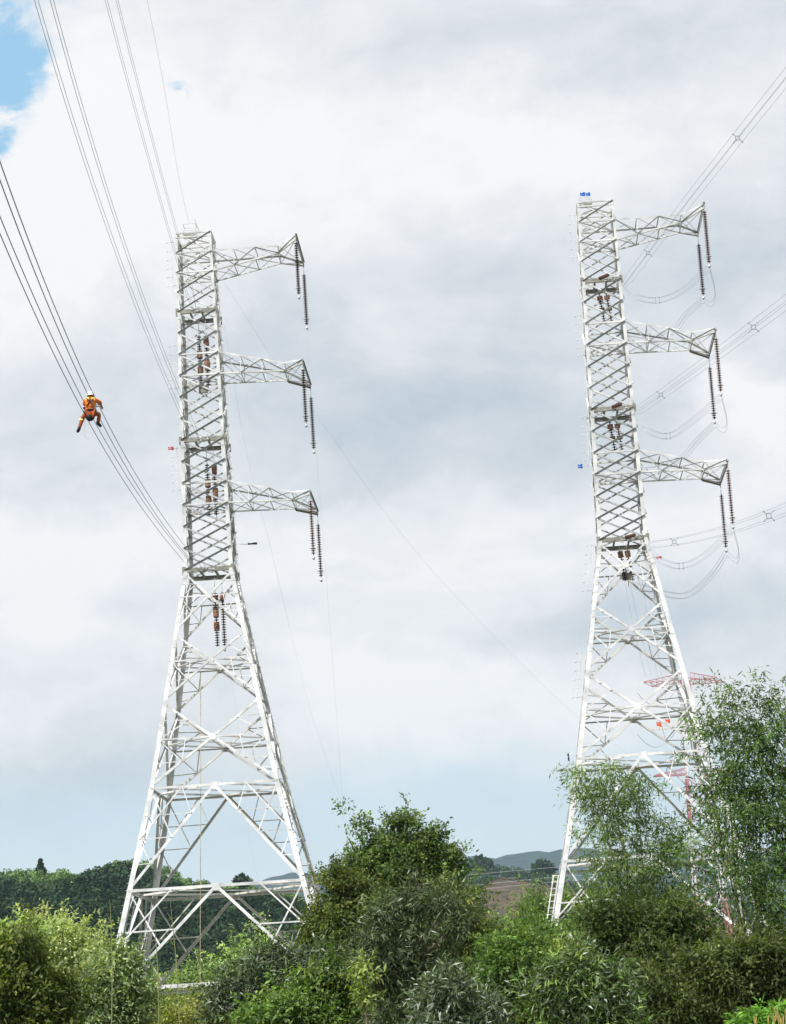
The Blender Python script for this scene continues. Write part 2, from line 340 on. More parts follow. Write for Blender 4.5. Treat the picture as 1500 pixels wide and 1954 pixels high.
def trunk_mesh(base, cents, cen, r, nb):
    b = MB(); base = Vector(base)
    top = Vector(np.mean(cents, 0)); top.z = float(np.percentile(cents[:, 2], 75)); n = 8
    pts = [base.lerp(top, i / n) + Vector((random.uniform(-1, 1), random.uniform(-1, 1), 0)) * r * 1.0 * (0 < i) for i in range(n + 1)]
    b.tube(pts, [r * (1 - .8 * i / n) for i in range(n + 1)], 7)
    for i in RNG.choice(len(cents), min(nb, len(cents)), replace=False):
        e = Vector(cents[i]); h = max(.12, min(.95, (e.z - base.z) / max(.1, top.z - base.z) - .3)); s = base.lerp(top, h)
        m = s.lerp(e, .5) + Vector((random.uniform(-1, 1), random.uniform(-1, 1), .8)) * (e - s).length * .1
        e2 = e + (e - m).normalized() * random.uniform(.05, .4)
        b.tube([s, m, e, e2], [r * .38 * (1 - h * .6), r * .22, r * .08, r * .03], 5)
    return b
def plant(name, label, cat, D, bx, bl, ncl, per, cr, L, Wd, pal, droop=.3, mt='leaf', r=.09, nb=75, depth=1.0, shell=.45, group=None, out=.6, extra=None, flat=.7):
    g = at(bx, 1800, D); base = Vector((g.x, D, ground(g.x, D) - .1))
    t = thing(name, base, label, cat, group)
    cents, cen = sample_blobs(bl, D, int(ncl * 1.3), depth, shell); L *= .86; Wd *= .86
    gz = np.array([ground(x, y) for x, y in cents[:, :2]]) + .15; ok = cents[:, 2] > gz; cents, cen = cents[ok], cen[ok]
    pos, d, nr, LL, WW, c = foliage(cents, cen, per, cr, L, Wd, pal, droop, flat, out)
    if extra is not None:
        ec, frac = extra; k = RNG.random(len(c)) < frac; c[k] = np.array(ec) * (.7 + .5 * RNG.random((k.sum(), 1)))
    leaf_mesh('crown', pos, d, nr, LL, WW, c, MT[mt], t)
    trunk_mesh(base, cents, cen, r, nb).build('trunk', MT['bark'], t)
    return t
# ------------------------------------------------------------------ lattice towers
S = 1.3
ZL = dict(top=43.21, L1=38.98, L2=32.19, L3=25.46, X1=24.09, N1=22.28, X2=20.80, N2=18.79, X3=16.88, A=14.49, B=9.56, F=4.1)
H0, H3_, KK, Z0, Z3 = .918, 1.225, .17266, 43.21, 25.46
def hw(z): return H3_ + KK * (Z3 - z) + .052 * max(0, ZL['A'] + .6 - z) if z < Z3 else H3_ + (H0 - H3_) * (z - Z3) / (Z0 - Z3)
PSI = .03741; TA, TL = 5.385, 2.334
class Tower:
    def __init__(s, side, ox, oy, dz): s.side, s.ox, s.oy, s.dz = side, ox, oy, dz
    def P(s, x, y, z):
        c, n = math.cos(PSI), math.sin(PSI)
        return Vector(((s.ox + x * c + y * n) * S, (s.oy - x * n + y * c) * S, (z + s.dz - EYE) * S + EYE))
    def V(s, x, y, z=0): c, n = math.cos(PSI), math.sin(PSI); return Vector((x * c + y * n, -x * n + y * c, z))
    def C(s, sx, sy, z, k=1.0): h = hw(z) * k; return s.P(sx * h, sy * h, z)
    def zpx(s, py, sx=-1, sy=-1):
        lo, hi = 0., 50.
        for _ in range(40):
            m = (lo + hi) / 2; p = s.C(sx, sy, m) - Vector((0, 0, EYE)); x, u, d = p.x, -p.y * SP + p.z * CP, p.y * CP + p.z * SP
            y = 977 - F * (x * SR + u * CR) / d
            if y > py: lo = m
            else: hi = m
        return (lo + hi) / 2
T = {'left': Tower('left', -9.358, 126, 0), 'right': Tower('right', 11.382, 125.3, .076)}
FACES = [('front', (0, -1), (1, 0)), ('back', (0, 1), (1, 0)), ('left', (-1, 0), (0, 1)), ('right', (1, 0), (0, 1))]
def build_tower(tw, label):
    P, V, C = tw.P, tw.V, tw.C
    base = P(0, 0, ZL['F']); t = thing('transmission_tower', base, label, 'pylon')
    zs = [ZL['top'], ZL['L3'], ZL['F'] - .2]
    for sx in (-1, 1):
        for sy in (-1, 1):
            b = MB()
            for (za, zb, w) in ((ZL['top'] + .06, ZL['L1'], .17), (ZL['L1'], ZL['L2'], .21), (ZL['L2'], ZL['L3'], .25), (ZL['L3'], ZL['X2'], .27), (ZL['X2'], ZL['A'], .29), (ZL['A'], ZL['F'] - .2, .31)):
                p, q = C(sx, sy, za), C(sx, sy, zb); d = (q - p).normalized(); ax, ay = V(sx, 0), V(0, sy)
                ax = (ax - d * ax.dot(d)).normalized(); ay = (ay - d * ay.dot(d)).normalized()
                t_ = .016
                b.box(p - ax * (w / 2 - t_), q - ax * (w / 2 - t_), ax * (w / 2), ay * t_)
                b.box(p - ay * (w / 2 + t_), q - ay * (w / 2 + t_), ay * (w / 2), ax * t_)
                if zb > ZL['F'] and za < ZL['top']:   # splice plates
                    b.box(p - d * .5 - ax * (w / 2) + ay * .028, p + d * .5 - ax * (w / 2) + ay * .028, ax * (w * .42), ay * .010)
            # step bolts up the leg
            z = ZL['F'] + 2
            while z < ZL['top'] - .2:
                p = C(sx, sy, z)
                if sx * sy > 0: b.box(p, p + V(sx, 0) * .15, V(0, 1) * .008, Vector((0, 0, .008)))
                z += .35
            b.build('leg', MT['steel'], t)
            f = MB(); pf = C(sx, sy, ZL['F']); gz = ground(pf.x, pf.y) - .6
            f.box(Vector((pf.x, pf.y, gz)), pf + Vector((0, 0, -.05)), Vector((.42, 0, 0)), Vector((0, .42, 0))); f.build('footing', MT['conc'], t)
    for fi, (fname, nn, aa) in enumerate(FACES):
        n = V(*nn); b = MB()
        def Q(s_, z, k=.985): h = hw(z); return P((nn[0] or s_ * aa[0] * k) * h, (nn[1] or s_ * aa[1] * k) * h, z)
        def X(s_, z): return Q(s_, z)
        def mid(a, c, f=.5): return a.lerp(c, f)
        def panels(za, zb, k, w1, w2, m1=1, m2=0):
            for i in range(k):
                u, l = za + (zb - za) * i / k, za + (zb - za) * (i + 1) / k
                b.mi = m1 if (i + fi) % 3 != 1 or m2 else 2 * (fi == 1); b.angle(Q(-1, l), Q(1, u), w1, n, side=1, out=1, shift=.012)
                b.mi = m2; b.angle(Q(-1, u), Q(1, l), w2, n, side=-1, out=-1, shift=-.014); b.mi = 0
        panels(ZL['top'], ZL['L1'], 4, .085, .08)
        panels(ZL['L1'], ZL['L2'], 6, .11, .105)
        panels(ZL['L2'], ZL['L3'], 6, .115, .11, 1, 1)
        pa = lambda a, c, k, i: ZL[a] + (ZL[c] - ZL[a]) * i / k
        for z, w in ((ZL['top'], .09), (ZL['top'] - .22, .09), (pa('top', 'L1', 4, 1), .10), (pa('top', 'L1', 4, 2), .10), (pa('L1', 'L2', 6, 2), .12), (pa('L1', 'L2', 6, 3), .12), (pa('L2', 'L3', 6, 2), .12), (pa('L2', 'L3', 6, 3), .12)):
            b.angle(Q(-1, z), Q(1, z), w, n, side=-1, out=-1, shift=.034)
        # leg panels: crossed braces with a horizontal through the crossing
        for (zt, zc, zb, w) in (('L3', 'X1', 'N1', .13), ('N1', 'X2', 'N2', .145), ('N2', 'X3', 'A', .16)):
            zt, zc, zb = ZL[zt], ZL[zc], ZL[zb]
            c = Q(0, zc)
            for s_ in (-1, 1):
                a, e, l = Q(s_, zt - .12), Q(s_, zb + .12), Q(s_, zc)
                b.angle(a, c, w, n, side=-1, out=-1, shift=.013 * s_); b.angle(c, e, w, n, side=-1, out=-1, shift=-.013 * s_)
                b.angle(l, c, w * .62, n, side=1, out=-1, shift=.036)
                for (k1, zz) in ((a, zt), (e, zb)):
                    m = mid(k1, c); zm = (zz + zc) / 2; lm = Q(s_, zm if k1 is a else zm)
                    lm = Q(s_, (zz + zc) / 2); m2 = k1.lerp(c, .5)
                    b.angle(lm, m2, w * .33, n, side=1, out=-1, shift=.03, t=.008)
                    b.angle(l, m2, w * .40, n, side=1, out=-1, shift=-.034, t=.008)
                    b.angle(Q(s_, zz * .72 + zc * .28), k1.lerp(c, .28), w * .26, n, side=1, out=-1, shift=.03, t=.006)
                if fi < 2: b.angle(l.lerp(c, .5), c.lerp(e, .5), w * .4, n, shift=.044, t=.008)
            g = .20 * w / .15; h_ = Vector((0, 0, 1)); ax = V(*aa)
            b.box(c + n * .046 - h_ * g, c + n * .046 + h_ * g, ax * g, n * .006)
        # K panels
        for (zt, zb, w, hws) in (('A', 'B', .165, .15), ('B', 'F', .18, .18)):
            zt, zb = ZL[zt], ZL[zb]; c = Q(0, zt)
            for s_ in (-1, 1):
                b.angle(Q(s_, zt), c, hws, n, side=1, out=-1, shift=.04)
                e = Q(s_, zb + .05); b.angle(c, e, w, n, side=1, out=-1, shift=.013 * s_)
                tv = [.27, .5, .75] if zt > 10 else [.36, .72]
                for f_ in tv: b.angle(Q(s_, zt + (zb - zt) * f_), c.lerp(e, f_), w * (.50 if zt < 10 else .34), n, side=1, out=-1, shift=.034, t=.008)
                hq = c.lerp(Q(s_, zt), .5)
                b.angle(Q(s_, zt), c.lerp(e, .5), w * .5, n, side=-1, out=-1, shift=-.036, t=.008)
                b.angle(hq, Q(s_, zt + (zb - zt) * .5), w * .52, n, side=-1, out=-1, shift=.058, t=.008)
                if zt > 10: b.angle(hq, c.lerp(e, .27), w * .3, n, shift=.07, t=.006)
                b.angle(Q(s_, zt + (zb - zt) * .5), c.lerp(e, .75), w * .42, n, shift=-.05, t=.008)
            b.box(c + n * .07 - Vector((0, 0, .28)), c + n * .07 + Vector((0, 0, .16)), V(*aa) * .24, n * .006)
        b.build('face_bracing', [MT['steel' if fi != 1 else 'steel2'], MT['steel3'], MT['steel2']], t)  # back face takes the greyer steel: its shade is put into the colour
    # base beams tying the feet and plan bracing
    b = MB(); z = ZL['F'] + .85
    for sy in (-1, 1): b.angle(C(-.97, sy, z), P(.2, sy * hw(z), z), .24, V(0, sy), side=1, out=-1)
    b.angle(P(.2, -hw(z), z), P(.2, hw(z), z), .2, V(1, 0), side=1, out=-1)
    b.build('base_beam', MT['steel'], t)
    for k, w in (('A', .10), ('B', .12), ('X2', .08), ('X3', .08)):
        b = MB(); z = ZL[k] + .02; h = hw(z) * .97
        q = [P(0, -h, z), P(h, 0, z), P(0, h, z), P(-h, 0, z)]
        for i in range(4): b.angle(q[i], q[(i + 1) % 4], w, Vector((0, 0, -1)), shift=.01 * i)
        b.angle(P(-h, -h, z), P(h, h, z), w * .6, Vector((0, 0, -1)), shift=.045)
        b.build('plan_bracing', MT['steel2'], t)
    for k in (ZL['top'] - .1, pa('top', 'L1', 4, 1), pa('top', 'L1', 4, 2), pa('L1', 'L2', 6, 3), pa('L2', 'L3', 6, 3)):
        b = MB(); h = hw(k) * .97; b.angle(P(-h, -h, k), P(h, h, k), .07, Vector((0, 0, -1)), shift=.03); b.angle(P(h, -h, k), P(-h, h, k), .07, Vector((0, 0, -1)), shift=.045)
        b.build('plan_bracing', MT['steel2'], t)
    # heavy beams at the three conductor levels
    for k in ('L1', 'L2', 'L3'):
        b = MB(); z = ZL[k]; h = hw(z)
        for sy in (-1, 1):
            a, c = P(-h * .96, sy * (h - .03), z), P(h * .96, sy * (h - .03), z)
            up = Vector((0, 0, 1)); yy = V(0, sy)
            b.box(a + yy * .07, c + yy * .07, up * .13, yy * .008); b.box(a + up * .136, c + up * .136, yy * .075, up * .006); b.box(a - up * .136, c - up * .136, yy * .075, up * .006)
        for x in (-.35, .25):
            a, c = P(x * h, -h, z + .02), P(x * h, h, z + .02); b.box(a, c, V(1, 0) * .008, Vector((0, 0, .1))); b.box(a - Vector((0, 0, .106)), c - Vector((0, 0, .106)), V(1, 0) * .07, Vector((0, 0, .006)))
        for sx in (-1, 1):
            for sy in (-1, 1):
                p = C(sx, sy, z) + V(0, sy) * .03; b.box(p - Vector((0, 0, .32)), p + Vector((0, 0, .25)), V(1, 0) * .11, V(0, 1) * .008)
        b.build('conductor_beam', MT['beam'], t)
    # cross arms
    arms = []
    for ai, (zu, zl, flat_top) in enumerate(((pa('top', 'L1', 4, 1), pa('top', 'L1', 4, 2), True), (pa('L1', 'L2', 6, 2), pa('L1', 'L2', 6, 3), False), (pa('L2', 'L3', 6, 2), pa('L2', 'L3', 6, 3), False))):
        zt = zu if flat_top else zl - .12; b = MB(); hh = hw(zl); xs = [hw(zu) + (TA - hw(zu)) * f_ for f_ in (0, .25, .5, .76, 1)]
        st = []
        for i, x in enumerate(xs):
            f_ = (0, .25, .5, .76, 1)[i]
            if flat_top: u_, l_ = zt, zl + (zt - .16 - zl) * f_
            else: u_, l_ = zu + (zt + .16 - zu) * f_, zl + (zt - zl) * f_
            yh = (hh * (1 - .0 * f_), hh * .98, hh * .97, hh * .95, TL)[i]
            st.append([[P(x, sy * yh, z) for z in (u_, l_)] for sy in (-1, 1)])
        for i in range(4):
            for s_, sy in ((0, -1), (1, 1)):
                for l_ in (0, 1):
                    b.angle(st[i][s_][l_], st[i + 1][s_][l_], .10, V(0, sy), side=1 if l_ == 0 else -1, out=-1, shift=.004 * i)
                b.angle(st[i + 1][s_][0], st[i + 1][s_][1], .055, V(0, sy), shift=-.02, t=.008)
                k = (i + l_) % 2
                if i < 3 or True: b.angle(st[i][s_][0 if i % 2 == 0 else 1], st[i + 1][s_][1 if i % 2 == 0 else 0], .06, V(0, sy), side=1, out=1, shift=.016, t=.008)
            for l_ in (0, 1):
                nz = Vector((0, 0, 1 if l_ == 0 else -1))
                b.angle(st[i + 1][0][l_], st[i + 1][1][l_], .06, nz, shift=.01, t=.008)
                b.angle(st[i][0][l_], st[i + 1][1][l_], .045, nz, shift=.02, t=.007)
                b.angle(st[i][1][l_], st[i + 1][0][l_], .045, nz, shift=.03, t=.007)
        arm = b.build('crossarm', MT['steel'], t)
        b = MB(); p, q = P(TA + .02, -TL - .1, zt - .02), P(TA + .02, TL + .15, zt - .02)
        b.box(p, q, Vector((0, 0, .13)), V(1, 0) * .008); b.box(p + Vector((0, 0, .136)), q + Vector((0, 0, .136)), V(1, 0) * .07, Vector((0, 0, .006)))
        for sy, d in ((-1, .25), (1, .25)):
            e = P(TA, sy * (TL - .02), zt - .08); b.box(e, e - Vector((0, 0, d)), V(1, 0) * .02, V(0, 1) * .05)
        x0 = xs[3]; hb = hh * .95
        if not flat_top:
            b.box(P(x0, hb + .03, zu + (zt - zu) * .76), P(x0, hb + .03, zt - .05), V(1, 0) * .06, V(0, 1) * .02); b.box(P(x0, hb + .05, zt - .05), P(TA, TL + .03, zt - .1), Vector((0, 0, .06)), V(1, 0) * .02)
        else: b.box(P(x0, -hb, zt - .03), P(x0, hb, zt - .03), Vector((0, 0, .06)), V(1, 0) * .012)
        b.build('tip_beam', MT['beam'], arm)
        arms.append(zt)
    # ladder sections standing off the outer leg
    secs = [(462, 545), (660, 740), (855, 935)] if tw.side == 'left' else [(410, 490), (602, 678), (797, 877), (1040, 1127), (1245, 1330)]
    for (ya, yb) in secs:
        za, zb = tw.zpx(ya), tw.zpx(yb); b = MB(); dx = -.28 if ya < 1000 else -.42
        pts = lambda z: C(-1, -1, z) + V(dx, 0)
        b.tube([pts(za + .1), pts(zb - .1)], .018, 5)
        for i in range(6):
            z = za + (zb - za) * i / 5; p = pts(z); b.box(p + V(.12, 0), p + V(-.30, 0), V(0, .014), Vector((0, 0, .014))); b.ball(p + V(-.30, 0), .05, 6)
            if i % 5 in (0,): b.box(p, C(-1, -1, z), V(0, .014), Vector((0, 0, .014)))
        b.box(pts(zb), C(-1, -1, zb), V(0, .014), Vector((0, 0, .014)))
        b.build('step_rail', MT['steel'], t)
    # long ladder at the foot
    b = MB()
    ya, yb = (1715, 1830) if tw.side == 'left' else (1670, 1757)
    za, zb = tw.zpx(ya), tw.zpx(yb)
    for k in (-.28, .02): b.box(C(-1, -1, za) + V(k - (.14 if tw.side == 'right' else -.55), .5 if tw.side == 'left' else 0), C(-1, -1, zb - .5) + V(k - (.14 if tw.side == 'right' else -.55), .5 if tw.side == 'left' else 0), V(.03, 0), V(0, .03))
    for i in range(8):
        z = za + (zb - za) * i / 7; q = C(-1, -1, z) + V(-(.27 if tw.side == 'right' else -.42), .5 if tw.side == 'left' else 0); b.box(q + V(-.24, 0), q + V(.2, 0), V(0, .02), Vector((0, 0, .025)))
    b.build('foot_ladder', MT['steel'], t)
    # small railed platform on top
    b = MB(); zt = ZL['top'] + .12; cx = -.25 if tw.side == 'left' else -.45; hr = .55 if tw.side == 'left' else .30
    for x in (-.32, .32):
        for y in (-.35, .35): b.box(P(cx + x, y, zt - .2), P(cx + x, y, zt + hr), V(.015, 0), V(0, .015))
    for z in (.2, hr):
        for y in (-.35, .35): b.box(P(cx - .32, y, zt + z), P(cx + .32, y, zt + z), Vector((0, 0, .015)), V(0, .015))
        for x in (-.32, .32): b.box(P(cx + x, -.35, zt + z), P(cx + x, .35, zt + z), Vector((0, 0, .015)), V(.015, 0))
    for i in range(7): y = -.35 + i * .115; b.box(P(cx - .34, y, zt), P(cx + .34, y, zt), V(0, .045), Vector((0, 0, .012)))
    if tw.side == 'left': b.box(P(cx + .3, -.3, zt + .8), P(cx + .62, .1, zt - .3), V(.02, 0), V(0, .02))
    b.build('top_platform', MT['steel2'], t)
    # scattered clamps and joint boxes on the conductor beams
    for k in ('L1', 'L2', 'L3'):
        z = ZL[k]; h = hw(z)
        for i in range(14):
            b = MB()
            p = P(random.uniform(-.05, .75) * h if tw.side == 'right' else random.uniform(-.35, .3) * h, -h - random.uniform(0, .18), z + random.uniform(-.12, .12))
            if i % 3 == 0: b.ring(p, V(random.uniform(-1, 1), 1, .3), random.uniform(.07, .15), .018)
            elif i % 3 == 1: b.tube([p, p + Vector((random.uniform(-.2, .2), random.uniform(-.1, .1), random.uniform(-.12, .12)))], .028, 6)
            else: b.box(p, p + V(random.uniform(.06, .16), 0, random.uniform(-.03, .03)), Vector((0, 0, .04)), V(0, .03))
            b.build('conductor_clamp', MT['hard'], t)
    return t, arms
TW = {}
for k, lab in (('left', 'white lattice steel pylon on the left whose arms carry no jumper loops'), ('right', 'white lattice steel pylon on the right, jumper loops on its arms, blue flags on top')):
    TW[k] = build_tower(T[k], lab)
# ------------------------------------------------------------------ insulators
def ins_string(p, L, label, group, r=.145, kind='ins', d=(0, 0, -1), link=.25, clamp=True, nd=None, wraps=(), name='insulator_string'):
    d = Vector(d).normalized(); t = thing(name, p, label, 'insulator', group)
    n = nd or int(L / .16); b = MB(); s0 = link
    for i in range(n):
        h = s0 + i * L / n; q = L / n
        b.lathe(p + d * h, d, [(0, .035), (q * .18, .045), (q * .32, r * .8), (q * .5, r), (q * .56, r * .96), (q * .60, .05), (q * .98, .03)], 10)
    b.build('discs', MT[kind], t)
    b = MB(); b.tube([p, p + d * (s0 + .02)], .022, 6); b.lathe(p + d * (s0 - .1), d, [(0, .02), (.02, .05), (.09, .05), (.1, .03)], 8); b.build('link', MT['hard'], t)
    e = p + d * (s0 + L)
    if clamp:
        b = MB(); b.tube([e - d * .02, e + d * .18], .025, 6); b.lathe(e + d * .12, d, [(0, .03), (.04, .08), (.12, .10), (.18, .08), (.24, .03)], 10); b.build('clamp', MT['hard'], t)
        b = MB(); c = e - d * .35
        for sx in (-1, 1): b.tube([c + Vector((sx * .05, 0, 0)), c + Vector((sx * .24, 0, .02)), c + Vector((sx * .28, 0, .1))], .014, 5)
        b.ring(c - d * .05, d, .17, .012, 16); b.build('arcing_horn', MT['hard'], t)
    for i, (a, c) in enumerate(wraps):
        b = MB(); n2 = 7; b.lathe(p + d * (s0 + a * L), d, [(j * (c - a) * L / n2, r * (1.0 + .25 * random.random())) for j in range(n2 + 1)], 8); b.build('protective_wrap', MT['wrap'], t)
    return t, e
ARMN = ['top', 'middle', 'bottom']; ENDS = {}
for side in ('left', 'right'):
    tw = T[side]; zt = TW[side][1]
    for ai in range(3):
        for sy, en in ((-1, 'near'), (1, 'far')):
            p = tw.P(TA, sy * (TL - .02), zt[ai] - .08) - Vector((0, 0, .24))
            if sy > 0: p.z -= .12
            kd = 'insr' if (side == 'right' and sy < 0) or (side == 'left' and sy < 0 and ai == 2) else 'ins'
            _, e = ins_string(p, 3.55, '%s insulator string at the %s tip end of the %s arm, %s pylon' % ('dark brown' if kd == 'ins' else 'reddish brown', en, ARMN[ai], side), 'insulator strings hanging from the arm tips', kind=kd, link=.12 if sy < 0 else .38)
            ENDS[side, ai, sy] = e
    for li, k in enumerate(('L1', 'L2', 'L3')):
        z = ZL[k]; h = hw(z)
        for j, x in enumerate((-.17, .19)):
            if side == 'left':
                p = tw.P(x + .12 + .10 * li, 0, z - .25); wr = [((.30, .44), (.62, .78)), ((.02, .2), (.48, .7))][j] if li < 2 else [((.0, .12), (.28, .44), (.54, .70)), ((.0, .14),)][j]
                ins_string(p, 3.5, '%s insulator column inside left pylon, %s one of the pair under the %s beam' % ('brown wrapped' if j == 0 else 'dark', ('left', 'right')[j], ('upper', 'middle', 'lower')[li]), 'insulator columns inside the pylon bodies', link=1.05, wraps=wr, r=.165, clamp=(j == 1))
            else:
                p = tw.P(x, -.15, z - .15); d = Vector((.08, .5, -1))
                ins_string(p, 2.0, 'thick insulator column inside right pylon, %s one of the pair under the %s beam' % (('left', 'right')[j], ('upper', 'middle', 'lower')[li]), 'insulator columns inside the pylon bodies', link=.35, r=.165, d=(.14, .3, -1), clamp=False, wraps=((.1, .25), (.5, .62)) if li < 2 else ((.0, .2),))
        if side == 'right':
            p = tw.P(-.15 + .12 * li, -h - .15, z + .02); q = tw.P(.35 + .12 * li, -h - .9, z - .02)
            ins_string(p, (q - p).length * .9, 'red brown insulator lying across the %s beam of the right pylon' % ('upper', 'middle', 'lower')[li], 'tension insulators on the conductor beams', kind='insr', d=(q - p), r=.13, link=.05, clamp=False)
# counterweight boxes under the wrapped columns
for side, k, dx, dy, dzz in (('left', 'L1', .05, 0, -5.1), ('right', 'L3', .1, .4, -2.1)):
    p = T[side].P(dx, dy, ZL[k]) + Vector((0, 0, dzz)); t = thing('yoke_plate', p, 'dark steel yoke assembly below the insulators inside the %s pylon' % side, 'yoke plate')
    b = MB(); b.box(p + Vector((-.3, 0, 0)), p + Vector((.3, 0, 0)), Vector((0, 0, .22)), Vector((0, .1, 0))); b.build('plate', MT['beam'], t)
    b = MB(); b.tube([p + Vector((0, 0, .2)), p + Vector((0, 0, .7))], .04, 6); b.tube([p + Vector((.1, 0, -.2)), p + Vector((.12, 0, -.7))], .03, 6); b.build('rod', MT['hard'], t)
# ------------------------------------------------------------------ conductors
def para(P3, Y):
    (a, b, c) = P3; la = (Y - b.y) * (Y - c.y) / ((a.y - b.y) * (a.y - c.y)); lb = (Y - a.y) * (Y - c.y) / ((b.y - a.y) * (b.y - c.y)); lc = (Y - a.y) * (Y - b.y) / ((c.y - a.y) * (c.y - b.y))
    return Vector((a.x * la + b.x * lb + c.x * lc, Y, a.z * la + b.z * lb + c.z * lc))
def bundle(label, P3, y_end, r, sq=.225, group=None, spacers=(), n=70, conv=True):
    t = thing('conductor_bundle', P3[0], label, 'cable', group)
    for (sx, sz) in ((-1, -1), (-1, 1), (1, -1), (1, 1)):
        b = MB(); pts = []
        for i in range(n):
            Y = P3[0].y + (y_end - P3[0].y) * i / (n - 1); f_ = min(1, .35 + abs(Y - P3[0].y) / 6) if conv else 1
            pts.append(para(P3, Y) + Vector((sx * sq * f_, 0, sz * sq * f_)))
        b.tube(pts, r, 5); b.build('wire', MT['wire'], t)
    for Y in spacers:
        c = para(P3, Y); b = MB(); k = .1
        q = [c + Vector((x * k, 0, z * k)) for x, z in ((-1, -1), (1, -1), (1, 1), (-1, 1))]
        for i in range(4):
            b.tube([q[i], q[(i + 1) % 4]], .018, 5); o_ = (q[i] - c) * (sq / k) ; b.tube([q[i], c + o_ * 1.0], .016, 5); b.ball(c + o_ * 1.08, .034, 6)
        b.build('spacer', MT['wire'], t)
    return t
LG = 'cable bundles strung from the left pylon towards the viewer'
pl = [at(372, 592, 163), at(256, 167, 115), at(213, 0, 100)]
bundle('thin four wire cable bundle running to the uppermost beam of the left pylon', pl, 20, .0085, group=LG)
bundle('four wire cable bundle running to the middle beam of the left pylon', [at(378, 845, 163), at(239, 500, 110), at(84, 0, 70)], 15, .0095, group=LG)
B3 = [at(385, 1095, 163), at(174, 780, 88), at(-2, 376, 53)]
bundle('four wire cable bundle on which the lineman in orange sits', B3, 12, .0145, group=LG)
RG = 'cable bundles strung from the right pylon towards the viewer'
for li, (yT, mid, ex, sp, nm) in enumerate((((1188, 548), (1330, 362, 127), (1500, 148, 103), ((1240, 465), (1411, 265)), 'upper'), ((1205, 792), (1345, 693, 127), (1500, 577, 103), ((1260, 750), (1437, 620)), 'middle'), ((1236, 1040), (1380, 1013, 124), (1500, 972, 103), ((1283, 1040), (1465, 985)), 'lower'))):
    P3 = [at(*yT, 160), at(*mid), at(*ex)]
    ys = []
    for (sx, sy) in sp:
        f_ = (sx - yT[0]) / (1500 - yT[0]); ys.append(1 / (1 / 160 + (1 / 103 - 1 / 160) * f_))
    bundle('four wire cable bundle with spacers leaving the %s beam of the right pylon' % nm, P3, 25, .0066, sq=.2, group=RG, spacers=ys)
def wire(name, label, cat, pts, r, m='wire', group=None, n=40, sag=0, seg=5):
    pts = [Vector(p) for p in pts]; out = []
    K_ = len(pts)
    ext = [pts[0] * 2 - pts[1]] + pts + [pts[-1] * 2 - pts[-2]]
    for i in range(K_ - 1):
        p0, p1, p2, p3 = ext[i:i + 4]
        for j in range(n // (K_ - 1) + 1):
            u = j / (n // (K_ - 1) + 1)
            out.append(.5 * ((2 * p1) + (p2 - p0) * u + (2 * p0 - 5 * p1 + 4 * p2 - p3) * u * u + (3 * p1 - p0 - 3 * p2 + p3) * u ** 3))
    out.append(pts[-1]); b = MB(); b.tube(out, r, seg)
    o = b.build(name, MT[m], base=pts[0]); tag(o, label, cat, group); return o
wire('earth_wire', 'single faint wire running to the very top of the left pylon', 'cable', [at(281, 0, 118), at(312, 160, 132), at(340, 330, 150), at(361, 428, 164)], .006)
# jumper loops of the right pylon
JG = 'jumper loops hanging on the right pylon'
for li, (a, bts, e, l2) in enumerate(((((1188, 545)), ((1215, 566), (1255, 573), (1300, 556)), (1338, 520), ((1310, 600), (1285, 632), (1245, 650), (1195, 645))),
                                     (((1207, 790)), ((1235, 820), (1275, 832), (1320, 805)), (1356, 762), ((1332, 840), (1302, 873), (1262, 893), (1225, 898))),
                                     (((1240, 1052)), ((1262, 1070), (1300, 1080), (1345, 1060)), (1378, 1022), ((1362, 1092), (1325, 1128), (1290, 1137), (1215, 1118))))):
    pn = ENDS['right', li, -1] + Vector((0, 0, -.35)); pf = ENDS['right', li, 1] + Vector((0, 0, -.35))
    t = thing('jumper_loop', pn, 'slack jumper loop under the %s arm of the right pylon' % ARMN[li], 'cable', JG)
    for q, (sx, sz) in enumerate(((-1, -1), (-1, 1), (1, -1), (1, 1))):
        off = Vector((sx * .1, 0, sz * .17)); D0 = 159
        pts = [at(*a, D0 + 1)] + [at(*p, D0) for p in bts] + [pn]
        pts2 = [pf] + [at(*p, 168 if i < 2 else 166) for i, p in enumerate(l2)]
        for nm_, pp in (('near_wire', pts), ('far_wire', pts2), ('link_wire', [pn + Vector((.1, 0, 0)), pn + Vector((.45, .9, -1.3)), pn + Vector((.5, 2.6, -1.6)), pf + Vector((.35, -.6, -.5)), pf + Vector((.1, 0, 0))] if q < 2 else None)):
            if pp is None: continue
            ext = [pp[0] * 2 - pp[1]] + pp + [pp[-1] * 2 - pp[-2]]; o_ = []
            for i in range(len(pp) - 1):
                p0, p1, p2, p3 = ext[i:i + 4]
                for j in range(8):
                    u = j / 8; o_.append(.5 * ((2 * p1) + (p2 - p0) * u + (2 * p0 - 5 * p1 + 4 * p2 - p3) * u * u + (3 * p1 - p0 - 3 * p2 + p3) * u ** 3) + off)
            o_.append(pp[-1] + off); b = MB(); b.tube(o_, .009, 5); b.build(nm_, MT['wire'], t)
    b = MB(); c = at(*bts[1], D0)
    for x in (-.13, .13):
        for z in (-.2, .2): b.ball(c + Vector((x, 0, z)), .035, 6)
        b.tube([c + Vector((x, 0, -.2)), c + Vector((x, 0, .2))], .014, 5)
    b.build('loop_spacer', MT['wire'], t)
